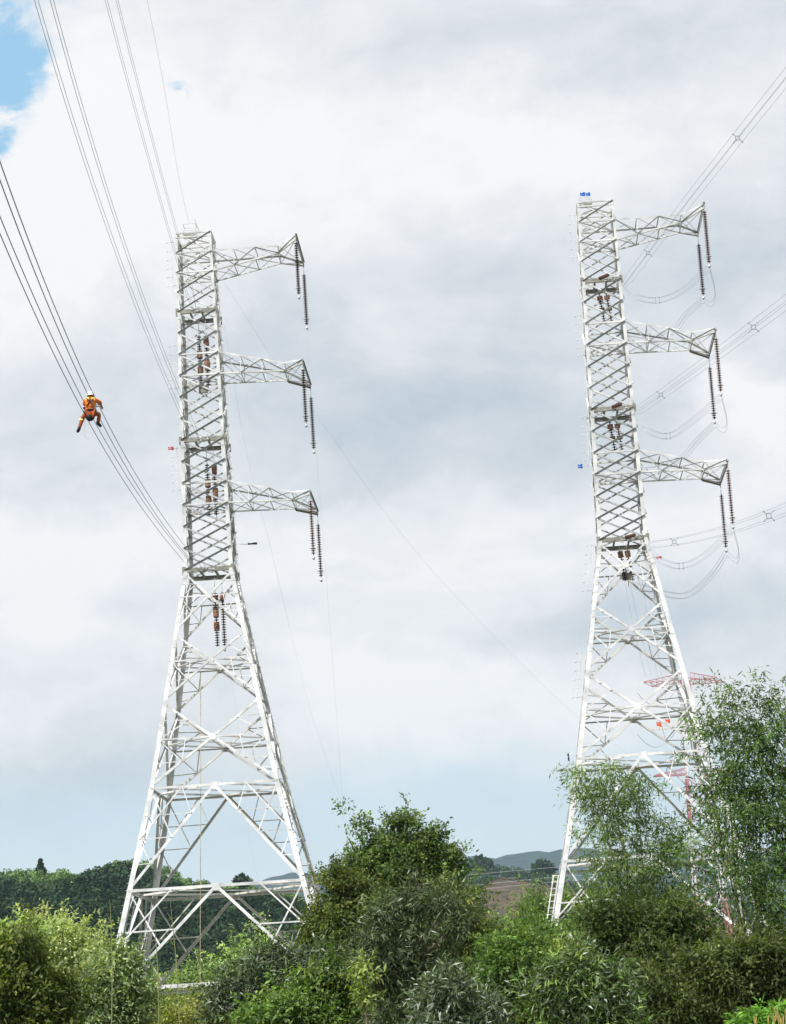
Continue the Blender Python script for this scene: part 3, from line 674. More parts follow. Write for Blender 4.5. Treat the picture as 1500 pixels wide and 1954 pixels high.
# slack ropes
wire('rope', 'long thin rope sloping down from the left pylon towards the right pylon', 'rope', [at(425, 535, 166), at(525, 690, 168), at(620, 815, 170), at(800, 1060, 175), at(1060, 1330, 178), at(1200, 1440, 180)], .0042, 'rope')
wire('rope', 'thin rope hanging from the top arm tip of the left pylon past the lower arms', 'rope', [at(586, 622, 170), at(592, 740, 170), at(607, 900, 170), at(630, 1200, 170), at(645, 1400, 170), at(656, 1570, 170)], .0045, 'rope')
wire('rope', 'thin rope slanting from the middle of the left pylon body down behind the central tree', 'rope', [at(428, 620, 166), at(470, 860, 166), at(520, 1060, 166), at(590, 1345, 166), at(655, 1540, 166)], .0045, 'rope')
wire('rope', 'yellowish hand line hanging vertically inside the legs of the left pylon', 'rope', [at(383, 1290, 166), at(383, 1500, 166), at(382.5, 1700, 166), at(382, 1893, 166)], .020, 'yrope')
wire('rope', 'grey line hanging inside the upper legs of the left pylon', 'rope', [at(440, 1270, 164), at(455, 1400, 164), at(470, 1560, 164), at(492, 1680, 164)], .004, 'rope')
for i, (xa, ya, xb, yb) in enumerate(((1190, 1100, 1232, 1290), (1200, 1100, 1243, 1290), (1222, 1080, 1262, 1330), (1232, 1080, 1275, 1360))):
    wire('control_line', 'thin line hanging inside the right pylon, %s of four' % ('first from the left', 'second from the left', 'third from the left', 'last on the right')[i], 'rope', [at(xa, ya, 164), at((xa + xb) / 2 - 2, (ya + yb) / 2, 164), at(xb, yb, 164)], .007, 'rope', group='lines hanging inside the right pylon')
for i, (y0, y1) in enumerate(((1672, 1651), (1693, 1670), (1702, 1679))):
    wire('power_line', 'distant power line across the cleared hillside, %s of three' % ('highest', 'middle', 'lowest')[i], 'cable', [at(640, y0 + 22, 700), at(870, y0, 700), at(1060, y1 + 4, 700), at(1300, y1 - 14, 700)], .034, 'hard', group='power lines across the cleared hillside')
# ------------------------------------------------------------------ flags
def flag(px, py, D, w, h, m, label, pole):
    c = at(px, py, D); t = thing('flag', c, label, 'flag'); b = MB(); n = 6; vs = []; fs = []
    for i in range(n + 1):
        for j in range(3): vs.append(c + Vector((w * i / n, .06 * math.sin(i * 1.3), h * (j / 2 - .5) + .12 * h * math.sin(i * 1.1 + j))))
    for i in range(n):
        for j in range(2): fs.append((i * 3 + j, i * 3 + 3 + j, i * 3 + 4 + j, i * 3 + 1 + j))
    b.add(vs, fs); b.build('cloth', MT[m], t); b = MB(); b.tube([Vector(p) for p in pole(c)], .022, 5); b.build('pole', MT['hard'], t)
hp = lambda dx, dz: (lambda c: [c + Vector((0, 0, -.02)), c + Vector((dx, 0, dz))])
flag(321, 856, 161, .36, .2, 'red', 'small red flag on the left side of the left pylon', hp(.65, .03))
flag(1103, 890, 160, .30, .26, 'blue', 'small blue flag on the left side of the right pylon', hp(.75, .03))
flag(1107, 371, 163, .34, .26, 'blue', 'left one of two blue flags on top of the right pylon', hp(.02, -.5))
flag(1117.5, 371, 163, .32, .24, 'blue', 'right one of two blue flags on top of the right pylon', hp(.28, -.45))
flag(1253, 1064, 160, .34, .15, 'red', 'small red flag on the right leg of the right pylon', hp(-.3, .05))
flag(473, 1038, 165, .62, .13, 'navy', 'dark blue flag pointing right beside the left pylon', hp(-.55, .03))
flag(1083, 1445, 161, .12, .5, 'navy', 'dark blue strip beside the lower left leg of the right pylon', hp(.35, .3))
flag(1253, 1382, 300, .6, .55, 'orange', 'lower left one of two orange red marker flags between right pylon legs', hp(1.2, .2))
flag(1270, 1376, 300, .6, .45, 'orange', 'upper right one of two orange red marker flags between right pylon legs', hp(.8, -.2))
# ------------------------------------------------------------------ far red and white pylon
def far_pylon():
    D = 430; t = thing('transmission_tower', at(1322, 1760, D), 'distant red and white lattice pylon behind the legs of the right pylon', 'pylon')
    q = D / F; cx = at(1306, 1300, D); botz = ground(0, 430) - 2
    zt = cx.z; zb = botz; Ht = zt - zb
    ctr = lambda z: Vector((cx.x + (zt - z) * .03, D, z))
    def hwp(z): return .75 + (zt - z) * .045
    def pt(sx, sy, z): return ctr(z) + Vector((sx * hwp(z), sy * hwp(z), 0))
    bands = [(0, .06, 0), (.06, .28, 1), (.28, .42, 0), (.42, .62, 1), (.62, .8, 0), (.8, 1, 1)]
    for (a, c, w) in bands:
        b = MB(); za, zc = zt - a * Ht, zt - c * Ht
        for sx in (-1, 1):
            for sy in (-1, 1): p, q_ = pt(sx, sy, za), pt(sx, sy, zc); b.box(p, q_, Vector((.14, 0, 0)), Vector((0, .14, 0)))
        k = max(1, int((za - zc) / 2.2))
        for i in range(k):
            u, l = za + (zc - za) * i / k, za + (zc - za) * (i + 1) / k
            for (s1, s2) in (((-1, -1), (1, -1)), ((-1, 1), (1, 1)), ((-1, -1), (-1, 1)), ((1, -1), (1, 1))):
                b.box(pt(*s1, u), pt(*s2, l), Vector((0, .035, .035)), Vector((.035, -.02, .02))); b.box(pt(*s2, u), pt(*s1, l), Vector((0, .035, .035)), Vector((.035, -.02, .02)))
        b.build('mast_section', MT['pylw' if w else 'pylr'], t)
    for (z, Ln, hgt, m, dep) in ((zt - .2, 6.2, 1.2, 'pylr', 3.0), (at(1306, 1388, D).z, 7.2, .9, 'pylw', .8), (at(1306, 1478, D).z, 7.0, 1.0, 'pylr', .8)):
        b = MB(); c = ctr(z); w = hwp(z)
        for s in (-1, 1):
            tip = [c + Vector((s * Ln - (1.1 if dep > 2 else 0) * sy * -1 * .9, sy * dep, 0)) for sy in (-1, 1)]
            for j, sy in enumerate((-1, 1)):
                r_ = [c + Vector((s * w, sy * max(w, dep), 0)), c + Vector((s * w, sy * max(w, dep), hgt))]
                b.box(r_[0], tip[j], Vector((0, .06, 0)), Vector((0, 0, .06))); b.box(r_[1], tip[j] + Vector((0, 0, .12)), Vector((0, .06, 0)), Vector((0, 0, .06)))
                for i in range(6):
                    f1, f2 = i / 6, (i + 1) / 6; lo, hi = r_[0].lerp(tip[j], f1), r_[1].lerp(tip[j], f2); b.box(lo, hi, Vector((0, .03, 0)), Vector((0, 0, .03))); b.box(r_[1].lerp(tip[j], f1), r_[0].lerp(tip[j], f1) , Vector((0, .03, 0)), Vector((.03, 0, 0)))
            for i in range(7):
                f1 = i / 6; a1 = c + Vector((s * w, -max(w, dep), 0)); a2 = c + Vector((s * w, max(w, dep), 0)); b.box(a1.lerp(tip[0], f1), a2.lerp(tip[1], f1), Vector((.03, 0, 0)), Vector((0, 0, .03)))
                if i < 6: b.box(a1.lerp(tip[0], f1), a2.lerp(tip[1], f1 + 1 / 6), Vector((.03, 0, 0)), Vector((0, 0, .03)))
        b.build('crossarm', MT[m], t)
    for i, yy in enumerate((1323, 1402)):
        wire('jumper_loop', 'dark loop of cable %s the middle arm of the distant red and white pylon' % ('above', 'below')[i], 'cable', [at(1217, yy, D), at(1232, yy + 16, D), at(1252, yy + 24, D), at(1275, yy + 12, D), at(1292, yy - 10, D)], .045, 'wire', group='loops of the distant pylon')
far_pylon()
# ------------------------------------------------------------------ lineman
def lineman():
    D = 87.6; q = D / F
    g = at(172, 787, D); t = thing('person', g, 'lineman in orange overalls and white helmet sitting astride the cables, seen from behind', 'person')
    def pt(px, py, dy=0): v = at(px, py, D); v.y += dy; return v
    # skeleton (x, y pixel; depth metres; radius)
    J = dict(pelvis=(172.5, 787, 0, .155), belly=(172.5, 779, .01, .15), chest=(173, 769, .03, .175), upper=(173, 763, .03, .15), neck=(173.2, 759, .03, .062), head=(173, 753.5, .05, .095),
             shl=(164, 764, .03, .075), ell=(158.8, 768, .14, .055), wrl=(162, 771, .36, .036), shr=(182, 763.5, .03, .075), elr=(189.8, 765.5, .14, .055), wrr=(191.0, 769.5, .32, .038),
             hl=(167, 789, 0, .105), kl=(156.5, 796, .12, .068), al=(151, 816, .06, .05), hr=(178, 788.5, 0, .105), kr=(188.3, 788, .2, .070), ar=(186.5, 806, .1, .048))
    E = [('pelvis', 'belly'), ('belly', 'chest'), ('chest', 'upper'), ('upper', 'neck'), ('neck', 'head'), ('upper', 'shl'), ('shl', 'ell'), ('ell', 'wrl'), ('upper', 'shr'), ('shr', 'elr'), ('elr', 'wrr'),
         ('pelvis', 'hl'), ('hl', 'kl'), ('kl', 'al'), ('pelvis', 'hr'), ('hr', 'kr'), ('kr', 'ar')]
    def skin(name, J, E, root, m, sub=2):
        ks = list(J); me = bpy.data.meshes.new(name); me.from_pydata([tuple(v - g) for v, _ in J.values()], [(ks.index(a), ks.index(b)) for a, b in E], [])
        o = bpy.data.objects.new(name, me); COL.objects.link(o); o.parent = t; BASE[o.name] = g
        sk = o.modifiers.new('skin', 'SKIN'); sk.use_smooth_shade = True; o.modifiers.new('sub', 'SUBSURF').levels = sub; o.modifiers['sub'].render_levels = sub
        for i, k in enumerate(ks): r = J[k][1]; me.skin_vertices[0].data[i].radius = (r if not isinstance(r, tuple) else r[0], r if not isinstance(r, tuple) else r[1]); me.skin_vertices[0].data[i].use_root = (k == root)
        me.materials.append(m); return o
    JJ = {k: (pt(v[0], v[1], v[2]), v[3]) for k, v in J.items()}
    # hands: palm, four unequal fingers, thumb, part of the one continuous body
    E2 = list(E)
    for s_, w in (('l', 'wrl'), ('r', 'wrr')):
        wv = JJ[w][0]; ev = JJ['el' + s_][0]; d = (wv - ev).normalized(); sd = Vector((1, 0, 0)) * (1 if s_ == 'l' else -1)
        pm = wv + d * .08; JJ['pm' + s_] = (pm, .034); E2.append((w, 'pm' + s_))
        for fi, ln in enumerate((.07, .08, .075, .06)):
            o_ = sd * (.03 - fi * .02); a1, a2 = pm + d * .04 + o_, pm + d * (.04 + ln * .5) + o_ + Vector((0, 0, -ln * .6))
            JJ['f%s%da' % (s_, fi)] = (a1, .011); JJ['f%s%db' % (s_, fi)] = (a2, .009); E2 += [('pm' + s_, 'f%s%da' % (s_, fi)), ('f%s%da' % (s_, fi), 'f%s%db' % (s_, fi))]
        th = wv + d * .04 + sd * .045; JJ['th' + s_] = (th, .013); JJ['tt' + s_] = (th + d * .04 + Vector((0, 0, -.03)), .010); E2 += [(w, 'th' + s_), ('th' + s_, 'tt' + s_)]
    skin('body', JJ, E2, 'pelvis', MT['skin'])
    K2 = {k: (JJ[k][0], JJ[k][1] + .018) for k in ('pelvis', 'belly', 'chest', 'upper', 'shl', 'ell', 'shr', 'elr')}
    for s_ in 'lr': K2['c' + s_] = (JJ['el' + s_][0].lerp(JJ['wr' + s_][0], .85), .05)
    skin('jacket', K2, [('pelvis', 'belly'), ('belly', 'chest'), ('chest', 'upper'), ('upper', 'shl'), ('shl', 'ell'), ('ell', 'cl'), ('upper', 'shr'), ('shr', 'elr'), ('elr', 'cr')], 'chest', MT['suit'])
    suit3 = mat('shaded_trouser_cloth', (.42, .09, .02), .85, (.30, .06, .015), 9)  # orange cloth darkened, the shade on the legs is in the colour
    K3 = {k: (JJ[k][0], JJ[k][1] + .016) for k in ('pelvis', 'hl', 'kl', 'al', 'hr', 'kr', 'ar')}
    skin('trousers', K3, [('pelvis', 'hl'), ('hl', 'kl'), ('kl', 'al'), ('pelvis', 'hr'), ('hr', 'kr'), ('kr', 'ar')], 'pelvis', suit3)
    hd = JJ['head'][0]
    b = MB(); b.lathe(hd + Vector((-.012, -.012, -.03)), (-.03, 0, 1), [(0, .13), (.015, .165), (.03, .135), (.08, .135), (.13, .115), (.165, .07), (.18, .004)], 16); b.build('helmet', MT['helm'], t, smooth=True)
    b = MB(); b.lathe(hd + Vector((0, -.01, -.10)), (0, 0, 1), [(0, .06), (.03, .1), (.07, .112), (.1, .11)], 12); b.build('hair', MT['hair'], t, smooth=True)
    # face: nose, ears, eyes, mouth on the far side
    b = MB(); b.lathe(hd + Vector((0, .09, -.02)), (0, .6, -.8), [(0, .008), (.04, .016), (.05, .004)], 6)
    for sx in (-1, 1): b.ball(hd + Vector((sx * .105, .01, -.03)), .028, 6); b.ball(hd + Vector((sx * .035, .09, 0)), .012, 6)
    b.tube([hd + Vector((-.025, .085, -.065)), hd + Vector((.025, .085, -.065))], .007, 5); b.build('face', MT['skin'], t)
    for (ka, kb, px, py, tx, ty) in (('kl', 'al', 151, 817, 146.5, 824), ('kr', 'ar', 186, 806.5, 192.5, 812.5)):
        a, c = pt(px, py, .05 if ka == 'kl' else .1), pt(tx, ty, .1 if ka == 'kl' else .14); b = MB()
        b.tube([a + Vector((0, 0, .06)), a, a.lerp(c, .35), a.lerp(c, .75), c], [.056, .06, .062, .055, .03], 8); b.build('boot', MT['black'], t, smooth=True)
    # harness: belt, crossed shoulder straps, leg loops
    def yb(px, py, r): return pt(px, py, -r)
    b = MB(); c = JJ['belly'][0] + Vector((0, 0, -.09))
    b.tube([c + Vector((math.cos(a) * .19, math.sin(a) * .185, 0)) for a in [i * math.pi / 10 for i in range(21)]], .032, 6, False); b.build('belt', MT['black'], t)
    b = MB()
    for A in (((165.5, 762), (172.5, 767.5), (180, 778)), ((180.5, 762), (172.5, 767.5), (166, 777))):
        b.tube([yb(*p, .175 if i == 1 else .165) for i, p in enumerate(A)], .022, 5)
    b.build('shoulder_straps', MT['glove'], t)
    b = MB()
    for (x0, y0, x1, y1) in ((160, 786, 168, 794), (177, 793, 184, 786)): b.tube([yb(x0, y0, .13), yb((x0 + x1) / 2, (y0 + y1) / 2 + .5, .15), yb(x1, y1, .14)], .02, 5)
    b.ring(yb(186.5, 773.5, .0), (0, 1, .2), .05, .012, 10); b.tube([yb(184, 778, .05), yb(186.5, 775, 0)], .015, 5); b.ball(yb(161, 779.5, .05), .05, 6); b.ball(yb(182, 783, .1), .04, 6)
    b.build('harness_fittings', MT['black'], t)
    b = MB(); c = pt(171.5, 797, -.02); b.lathe(pt(171.8, 793, -.03), (-.03, 0, -1), [(0, .14), (.04, .155), (.10, .145), (.16, .12), (.20, .07), (.215, .01)], 12); b.build('tool_bag', MT['black'], t, smooth=True)
    b = MB()
    for (x, y, r, k) in ((167.5, 762.2, .03, -.165), (178.8, 762.2, .03, -.165)): b.box(pt(x - 3.4, y + .9, k), pt(x + 3.4, y - .2, k), Vector((0, 0, .038)), Vector((0, .012, .006)))
    kl, al = JJ['kl'][0], JJ['al'][0]; m_ = kl.lerp(al, .22); d = (al - kl).normalized(); b.lathe(m_ - d * .025, d, [(0, .088), (.025, .092), (.05, .086)], 12)
    b.build('reflective_bands', MT['suit2'], t)
    b = MB(); b.tube([pt(161.5, 803, 0), pt(161.2, 820, 0), pt(162, 832, 0), pt(165, 836, 0), pt(170, 838, 0)], .006, 5); b.tube([pt(161.5, 803, 0), pt(163, 790, 0)], .006, 5); b.build('tail_cord', MT['rope'], t)
lineman()
# ------------------------------------------------------------------ vegetation
def far_wood(name, label, hill, n, xr, yr, size, pal, keep=None, per=90):
    xs = RNG.uniform(*xr, n * 3); ys = RNG.uniform(*yr, n * 3); cs = []; sz = []
    for x, y in zip(xs, ys):
        if keep and not keep(x, y): continue
        s = size * random.uniform(.6, 1.3); cs.append((x, y, hill.h(x, y) + s * .7)); sz.append(s)
        if len(cs) >= n: break
    cs = np.array(cs); sz = np.array(sz); k = per; n = len(cs)
    u = unit(n * k); u[:, 2] = np.abs(u[:, 2]) * 1.15 - .25
    pos = np.repeat(cs, k, 0) + u * np.repeat(sz, k)[:, None] * (.55 + .45 * RNG.random((n * k, 1)))
    nr = u + unit(n * k) * .5; d = np.cross(nr, unit(n * k))
    L = np.repeat(sz, k) * (.22 + .22 * RNG.random(n * k))
    o = leaf_mesh(name, pos - d / np.linalg.norm(d, axis=1)[:, None] * L[:, None] * .5, d, nr, L, L * .8, palette(pal, n, k), MT['leafd'])
    tag(o, label, 'forest', kind='stuff'); return o
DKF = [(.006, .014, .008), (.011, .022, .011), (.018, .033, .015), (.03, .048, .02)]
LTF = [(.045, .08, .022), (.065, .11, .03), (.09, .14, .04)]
def crest_t(hill, y): return (y - (hill.D - hill.dep)) / hill.dep
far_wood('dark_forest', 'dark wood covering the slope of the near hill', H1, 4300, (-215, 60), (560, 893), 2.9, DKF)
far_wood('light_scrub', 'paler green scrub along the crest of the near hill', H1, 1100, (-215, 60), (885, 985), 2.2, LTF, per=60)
def keep2(x, y):
    px = 750 + x / y * F; return (px < 832 + (y - 1500) * .16 + 12 * math.sin(y * .05) and px > 560) or y > 1868
far_wood('hillside_wood', 'dark trees left of and along the top of the cleared slope', H2, 2600, (-120, 260), (1330, 1930), 4.6, [(.02, .035, .018), (.03, .05, .025)], keep2, per=44)
def small_tree(px, py, D, h, r, label, pal, cone=False):
    top = at(px, py, D); base = top - Vector((0, 0, h)); t = thing('ridge_tree', base, label, 'tree')
    n = 260; z = RNG.random(n); rad = r * (1 - z) if cone else r * np.sin(np.pi * np.clip(z * .9 + .08, 0, 1)); a = RNG.uniform(0, 6.28, n)
    pos = np.stack([base.x + np.cos(a) * rad, base.y + np.sin(a) * rad, base.z + h * (.15 + .85 * z)], 1); d = unit(n)
    leaf_mesh('crown', pos, d, unit(n), r * .5, r * .4, palette(pal, n, 1), MT['leaf'], t)
    b = MB(); b.tube([base - Vector((0, 0, 2)), top - Vector((0, 0, h * .3))], [r * .12, r * .04], 6); b.build('trunk', MT['bark'], t)
small_tree(77, 1641, 945, 6.5, 2.2, 'lone dark conifer on the crest of the near hill at far left', DKF, True)
small_tree(462, 1672, 930, 4.0, 3.2, 'round dark tree at the right end of the near hill crest', DKF)
small_tree(917, 1637, 1890, 14, 8, 'rounded tree on the top left of the cleared hill', DKF); small_tree(1035, 1646, 1890, 11, 8, 'rounded tree on the top right of the cleared hill', DKF)
# undergrowth over all the rising ground
def under():
    n = 5200; y = 42 + 165 * RNG.random(n) ** 1.15; x = (RNG.random(n) * 2 - 1) * (y * .19 + 3)
    cs = np.array([(a, b, ground(a, b) + random.uniform(.05, .75 if b < 85 else .3)) for a, b in zip(x, y)])
    pos, d, nr, L, Wd, c = foliage(cs, cs - np.array([0, 0, 1.]), 16, .36, .16, .07, GREEN_MID + OLIVE, .1)
    far = np.clip((np.repeat(y, 16) - 40) / 80, .8, 2.2)
    tag(leaf_mesh('undergrowth', pos, d, nr, L * far, Wd * far, c, MT['leaf']), 'low tangled undergrowth covering the ground', 'undergrowth', kind='stuff')
under()
P_ = plant
# behind the towers
P_('bush', 'light green bush behind the feet of the left pylon', 'bush', 185, 390, [(330, 1888, 45, 30), (400, 1878, 60, 34), (470, 1858, 60, 38), (530, 1840, 50, 40)], 420, 30, .5, .34, .17, GREEN_LIGHT, depth=.8)
P_('bush', 'light green tree just left of the right pylon foot', 'bush', 186, 1035, [(1030, 1735, 30, 30), (1050, 1765, 45, 40), (1020, 1790, 50, 40), (1095, 1735, 32, 40)], 300, 28, .5, .32, .16, GREEN_LIGHT, depth=.8)
P_('bush', 'pale bush behind the legs of the right pylon', 'bush', 190, 1120, [(1140, 1745, 40, 30), (1180, 1790, 80, 40), (1260, 1800, 80, 60)], 420, 28, .5, .32, .16, GREEN_LIGHT, depth=.8)
P_('bush', 'low green thicket beyond the central tree', 'bush', 150, 960, [(960, 1800, 70, 40), (1040, 1820, 70, 45), (880, 1830, 80, 50)], 420, 26, .45, .30, .14, GREEN_MID)
# left
P_('tree', 'pale yellow green tree with two rounded tops at the left', 'tree', 96, 120, [(62, 1788, 26, 26), (100, 1790, 44, 34), (70, 1812, 56, 36), (75, 1830, 70, 44), (172, 1806, 26, 28), (150, 1848, 64, 48), (110, 1870, 110, 50)], 620, 34, .26, .21, .09, YELLOWISH, r=.12)
P_('bush', 'dark green bush in the lower left corner', 'bush', 56, 30, [(10, 1835, 50, 50), (50, 1868, 55, 40), (25, 1910, 90, 60), (100, 1930, 60, 40)], 520, 34, .17, .17, .07, GREEN_DARK)
P_('bush', 'light topped green bush at the left edge under the dark slope', 'bush', 80, 20, [(10, 1805, 42, 30), (40, 1818, 46, 30)], 200, 34, .22, .18, .08, GREEN_LIGHT)
P_('bush', 'mixed green bush in front of the left foot of the left pylon', 'bush', 66, 200, [(225, 1862, 34, 34), (160, 1905, 80, 42), (240, 1890, 36, 40), (215, 1935, 80, 50), (130, 1940, 80, 40)], 640, 34, .19, .17, .07, [(.07, .10, .038), (.12, .16, .07), (.20, .24, .12)])
P_('bush', 'yellowish low bush before the base beam of the left pylon', 'bush', 70, 345, [(330, 1956, 60, 22), (400, 1954, 60, 22), (300, 1962, 70, 22)], 330, 32, .18, .17, .06, [(.08, .10, .025), (.14, .16, .04), (.22, .22, .07)])
# centre left shrub
P_('shrub', 'grey green shrub with pale leaves right of the left pylon base', 'shrub', 58, 520, [(540, 1830, 48, 40), (490, 1870, 55, 45), (560, 1880, 60, 50), (460, 1920, 60, 45), (540, 1935, 90, 45), (610, 1860, 35, 40)], 620, 30, .16, .19, .042, GREYISH, mt='leafs', extra=((.30, .33, .27), .06))
P_('bush', 'bright leafy bush low in front of the grey green shrub', 'bush', 52, 600, [(600, 1925, 80, 45), (660, 1890, 50, 50), (560, 1950, 90, 30)], 420, 30, .15, .15, .065, GREEN_MID, extra=((.30, .34, .26), .04))
# central tree
P_('tree', 'tall dark green tree in the middle with a pointed top', 'tree', 78, 760,
   [(774, 1572, 24, 26), (748, 1602, 34, 28), (805, 1600, 34, 28), (702, 1622, 26, 28), (728, 1648, 54, 42), (788, 1642, 56, 44), (838, 1648, 38, 36), (860, 1632, 12, 12, 1.5), (700, 1672, 50, 42), (770, 1690, 84, 46), (845, 1665, 38, 38), (643, 1523, 7, 5, 14), (655, 1534, 9, 8, 14), (668, 1550, 9, 8, 8), (682, 1566, 9, 10, 8), (697, 1582, 14, 14, 5), (668, 1600, 8, 9), (690, 1650, 26, 20),
    (780, 1541, 9, 12), (760, 1740, 120, 60)], 1050, 32, .15, .15, .075, [(.035, .06, .018), (.05, .085, .024), (.075, .11, .03), (.11, .135, .04)], r=.16, nb=70, depth=.9, shell=.5)
P_('tree', 'broad olive green tree against the lower right leg of the left pylon', 'tree', 74, 660, [(650, 1700, 52, 36), (630, 1745, 42, 55), (690, 1750, 66, 60), (640, 1800, 50, 40), (700, 1800, 60, 40)], 720, 34, .15, .14, .07, GREEN_DARK, r=.12, nb=50)
P_('bush', 'dark olive bush to the right of the central tree', 'bush', 70, 890, [(880, 1735, 45, 36), (900, 1780, 60, 50), (860, 1830, 80, 50), (950, 1830, 40, 50), (880, 1880, 80, 50)], 620, 32, .16, .14, .06, GREEN_DARK)
P_('shrub', 'grey shrub of long narrow leaves standing before the central tree', 'shrub', 48, 790, [(800, 1722, 42, 28), (760, 1765, 50, 40), (835, 1760, 50, 40), (790, 1820, 80, 55), (740, 1860, 70, 50), (820, 1880, 70, 50), (770, 1940, 90, 40)], 880, 24, .12, .165, .030, [(.034, .054, .022), (.052, .074, .03), (.08, .10, .045)], mt='leafs', extra=((.34, .37, .30), .05), nb=70)
P_('shrub', 'silvery leaved shrub at the bottom centre', 'shrub', 40, 870, [(860, 1890, 45, 28), (830, 1925, 50, 36), (900, 1930, 50, 34), (870, 1950, 60, 20)], 420, 20, .11, .175, .030, GREYISH, mt='leafs', extra=((.40, .44, .38), .17), nb=40)
P_('bush', 'bright yellow sprig of leaves left of the grey shrub', 'bush', 47, 700, [(695, 1846, 14, 9), (688, 1862, 18, 9), (712, 1866, 12, 8), (690, 1890, 12, 14), (700, 1915, 10, 14)], 34, 14, .07, .14, .05, [(.13, .18, .05), (.2, .24, .07)], nb=8, r=.03)
P_('bush', 'fresh green bush between the central tree and the right pylon', 'bush', 62, 990, [(960, 1830, 45, 40), (995, 1815, 36, 28), (1010, 1865, 60, 45), (970, 1900, 70, 50), (1040, 1900, 60, 50), (980, 1950, 80, 30)], 640, 32, .16, .15, .06, GREEN_MID)
P_('bush', 'yellow green low bush in front of the left foot of the right pylon', 'bush', 74, 1070, [(1060, 1832, 50, 20), (1110, 1840, 60, 30), (1050, 1850, 60, 34)], 300, 32, .17, .15, .06, [(.07, .10, .025), (.11, .14, .035), (.17, .19, .05)])
P_('shrub', 'shrub of white backed leaves in the lower right middle', 'shrub', 40, 1110, [(1080, 1850, 50, 30), (1120, 1885, 70, 40), (1060, 1900, 50, 40), (1150, 1930, 60, 36), (1090, 1945, 80, 30)], 560, 22, .12, .165, .034, GREEN_MID + GREYISH, mt='leafs', extra=((.44, .47, .41), .06), nb=40)
# bamboo
def bamboo(label, D, bx, culms, pal, per, L, Wd, ncl, cr, dens=1.0, low=None):
    g = at(bx, 1800, D); base = Vector((g.x, D, ground(g.x, D) - .1)); t = thing('bamboo_clump', base, label, 'bamboo', 'bamboo clumps before the right pylon')
    cs, cn = [], []
    for (tx, ty, lx, start) in culms:
        top = at(tx, ty, D + random.uniform(-.8, .8)); b0 = base + Vector((random.uniform(-.5, .5), random.uniform(-.4, .4), 0)); mid = at(lx, (ty + 1990) / 2 - 30, D)
        pts = []
        for i in range(15):
            u = i / 14; pts.append(b0 * (1 - u) ** 2 + (mid * 2 - (b0 + top) * .5) * 2 * u * (1 - u) + top * u * u)
        b = MB(); b.tube(pts, [.032 * (1 - .85 * i / 14) for i in range(15)], 6)
        for j in range(ncl):
            u = start + (1 - start) * random.random() ** .8; i = min(13, int(u * 14)); p = pts[i].lerp(pts[i + 1], u * 14 - i)
            ln = random.uniform(.15, 1.0) * (1.15 - .75 * max(0, u - .45) / .55) * dens; a = random.uniform(0, 6.28); q = p + Vector((math.cos(a) * ln, math.sin(a) * ln, random.uniform(-.22, .18) * ln - .05))
            cs.append(q); cn.append(p)
            if j % 3 == 0: b.tube([p, q], [.006, .003], 4)
        b.build('culm', MT['culm'], t)
    cs, cn = np.array(cs), np.array(cn)
    if low: c2, n2 = sample_blobs(low, D, 520, 1, .2); cs = np.concatenate([cs, c2]); cn = np.concatenate([cn, n2])
    pos, d, nr, LL, WW, c = foliage(cs, cn, per, cr, L, Wd, pal, .55, .55, .8)
    leaf_mesh('leaves', pos, d, nr, LL, WW, c, MT['leafb'], t)
BP = [(.04, .065, .02), (.06, .10, .028), (.09, .135, .035), (.12, .16, .05)]
bamboo('feathery bamboo clump standing in front of the middle of the right pylon', 58, 1215,
       [(1095, 1462, 1185, .6), (1160, 1455, 1200, .6), (1140, 1478, 1205, .5), (1110, 1490, 1190, .55), (1215, 1505, 1215, .5), (1185, 1560, 1200, .4), (1290, 1560, 1260, .45), (1250, 1640, 1240, .35), (1150, 1640, 1190, .35), (1310, 1660, 1270, .35), (1220, 1480, 1230, .6), (1120, 1580, 1180, .5)],
       BP, 17, .14, .028, 50, .12, .85, low=[(1110, 1475, 32, 16, .5), (1160, 1470, 40, 18, .5), (1215, 1490, 30, 16, .4), (1180, 1520, 60, 22, .4), (1230, 1600, 70, 50, .6), (1300, 1600, 40, 50, .5), (1220, 1730, 100, 60), (1200, 1800, 110, 70), (1290, 1780, 90, 70), (1230, 1690, 80, 50)])
bamboo('tall dense bamboo clump at the right edge', 54, 1440,
       [(1370, 1312, 1400, .4), (1420, 1310, 1430, .4), (1470, 1318, 1450, .4), (1350, 1345, 1385, .45), (1500, 1340, 1480, .35), (1400, 1400, 1410, .3), (1450, 1420, 1440, .3), (1350, 1470, 1390, .35), (1500, 1450, 1490, .3), (1385, 1540, 1410, .3), (1530, 1380, 1510, .3), (1440, 1370, 1445, .3)],
       [(.022, .045, .012), (.04, .075, .02), (.065, .11, .028), (.10, .145, .045)], 18, .145, .032, 58, .13, 1.1, low=[(1380, 1330, 45, 26, .5), (1450, 1330, 50, 28, .6), (1420, 1400, 60, 50, .6), (1480, 1420, 50, 70, .9), (1410, 1480, 40, 60, .9), (1455, 1640, 60, 90, 1.8), (1450, 1740, 50, 80, 1.6), (1485, 1560, 50, 100, 1.8), (1490, 1750, 50, 90, 1.8), (1440, 1560, 40, 60, 1.5)])
P_('bush', 'dark olive bush below the feathery bamboo', 'bush', 52, 1260, [(1190, 1790, 70, 50), (1260, 1770, 80, 60), (1320, 1815, 55, 40), (1280, 1845, 120, 50), (1200, 1850, 70, 50)], 760, 32, .15, .14, .05, [(.026, .042, .012), (.042, .064, .018), (.07, .09, .026)])
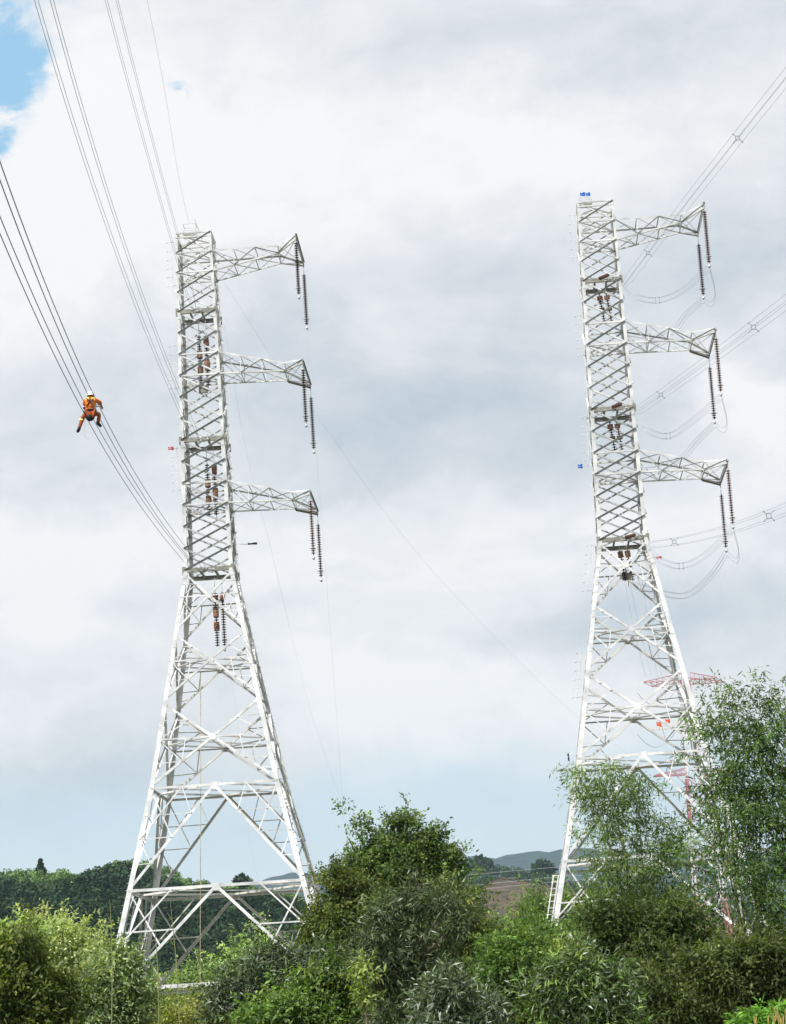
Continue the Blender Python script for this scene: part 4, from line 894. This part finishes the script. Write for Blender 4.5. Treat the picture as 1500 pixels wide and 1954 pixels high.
P_('bush', 'broad olive bush in the lower right corner', 'bush', 46, 1400, [(1400, 1835, 80, 36), (1480, 1835, 60, 44), (1300, 1880, 100, 60), (1400, 1890, 110, 60), (1480, 1900, 80, 60), (1230, 1930, 80, 40), (1350, 1945, 120, 30)], 1000, 32, .14, .13, .045, [(.03, .046, .013), (.05, .068, .02), (.08, .095, .03)])
P_('bush', 'low bush with yellow tips at the bottom right corner', 'bush', 36, 1470, [(1470, 1950, 40, 16), (1430, 1960, 40, 14), (1500, 1945, 24, 18)], 90, 22, .07, .12, .05, [(.06, .13, .02), (.09, .17, .03)], nb=10, r=.03)
def spikes(label, D, lst):
    b0 = at(lst[0][0], 1960, D); t = thing('grass_plumes', b0, label, 'grass')
    pm = mat('yellow_plume', (.42, .33, .10), .8)
    for (x, y, l) in lst:
        b = MB(); p = at(x, y, D); root = p - Vector((0, 0, l * 2.4)); sw = random.uniform(-.07, .07)
        for k in range(5):
            dx = random.uniform(-.05, .05) + sw; q = p + Vector((dx, random.uniform(-.03, .03), random.uniform(-.07, .01)))
            b.tube([root, root.lerp(q, .45) - Vector((dx * .35, 0, 0)), root.lerp(q, .8) - Vector((dx * .2, 0, 0)), q], [.005, .004, .006, .001], 4)
        b.build('plume', pm, t)
spikes('yellow grass plumes in the bottom right corner', 35, [(1483, 1916, .12), (1489, 1928, .12), (1476, 1932, .1), (1466, 1936, .1), (1493, 1937, .1), (1440, 1940, .08), (1497, 1922, .12)])
# tall bare reeds at lower left
for i, (x0, y0, x1, y1) in enumerate(((210, 1722, 213, 1960), (295, 1760, 303, 1960), (325, 1720, 343, 1960))):
    b = MB(); p, q = at(x0, y0, 50), at(x1, y1, 50); g = Vector((q.x, q.y, ground(q.x, q.y))); b.tube([g, q, q.lerp(p, .5) + Vector((.03, 0, 0)), p], [.014, .012, .010, .004], 5)
    for k in range(4): m_ = q.lerp(p, .25 + .2 * k); b.tube([m_, m_ + Vector((random.uniform(-.1, .1), 0, .16))], [.008, .002], 4)
    tag(b.build('reed', MT['reed'], base=g), ('thin dry reed stem before the left foot of the left pylon', 'thin green reed stem between the legs of the left pylon, left of a taller one', 'tall green reed stem between the legs of the left pylon')[i], 'reed', 'tall reed stems at the lower left')
# ------------------------------------------------------------------ haze
m = bpy.data.materials.new('haze_air'); m.use_nodes = True; t_ = m.node_tree; t_.nodes.clear()
pv = t_.nodes.new('ShaderNodeVolumePrincipled'); pv.inputs['Color'].default_value = (.60, .84, 1, 1); pv.inputs['Density'].default_value = .00005; pv.inputs['Anisotropy'].default_value = .3
ou = t_.nodes.new('ShaderNodeOutputMaterial'); t_.links.new(pv.outputs[0], ou.inputs['Volume'])
b = MB(); b.box(Vector((0, -2100, 340)), Vector((0, 9600, 340)), Vector((0, 0, 360)), Vector((9100, 0, 0)))
tag(b.build('haze', m, base=(0, 0, 0)), 'thin blue haze over the valley', 'haze', kind='stuff')
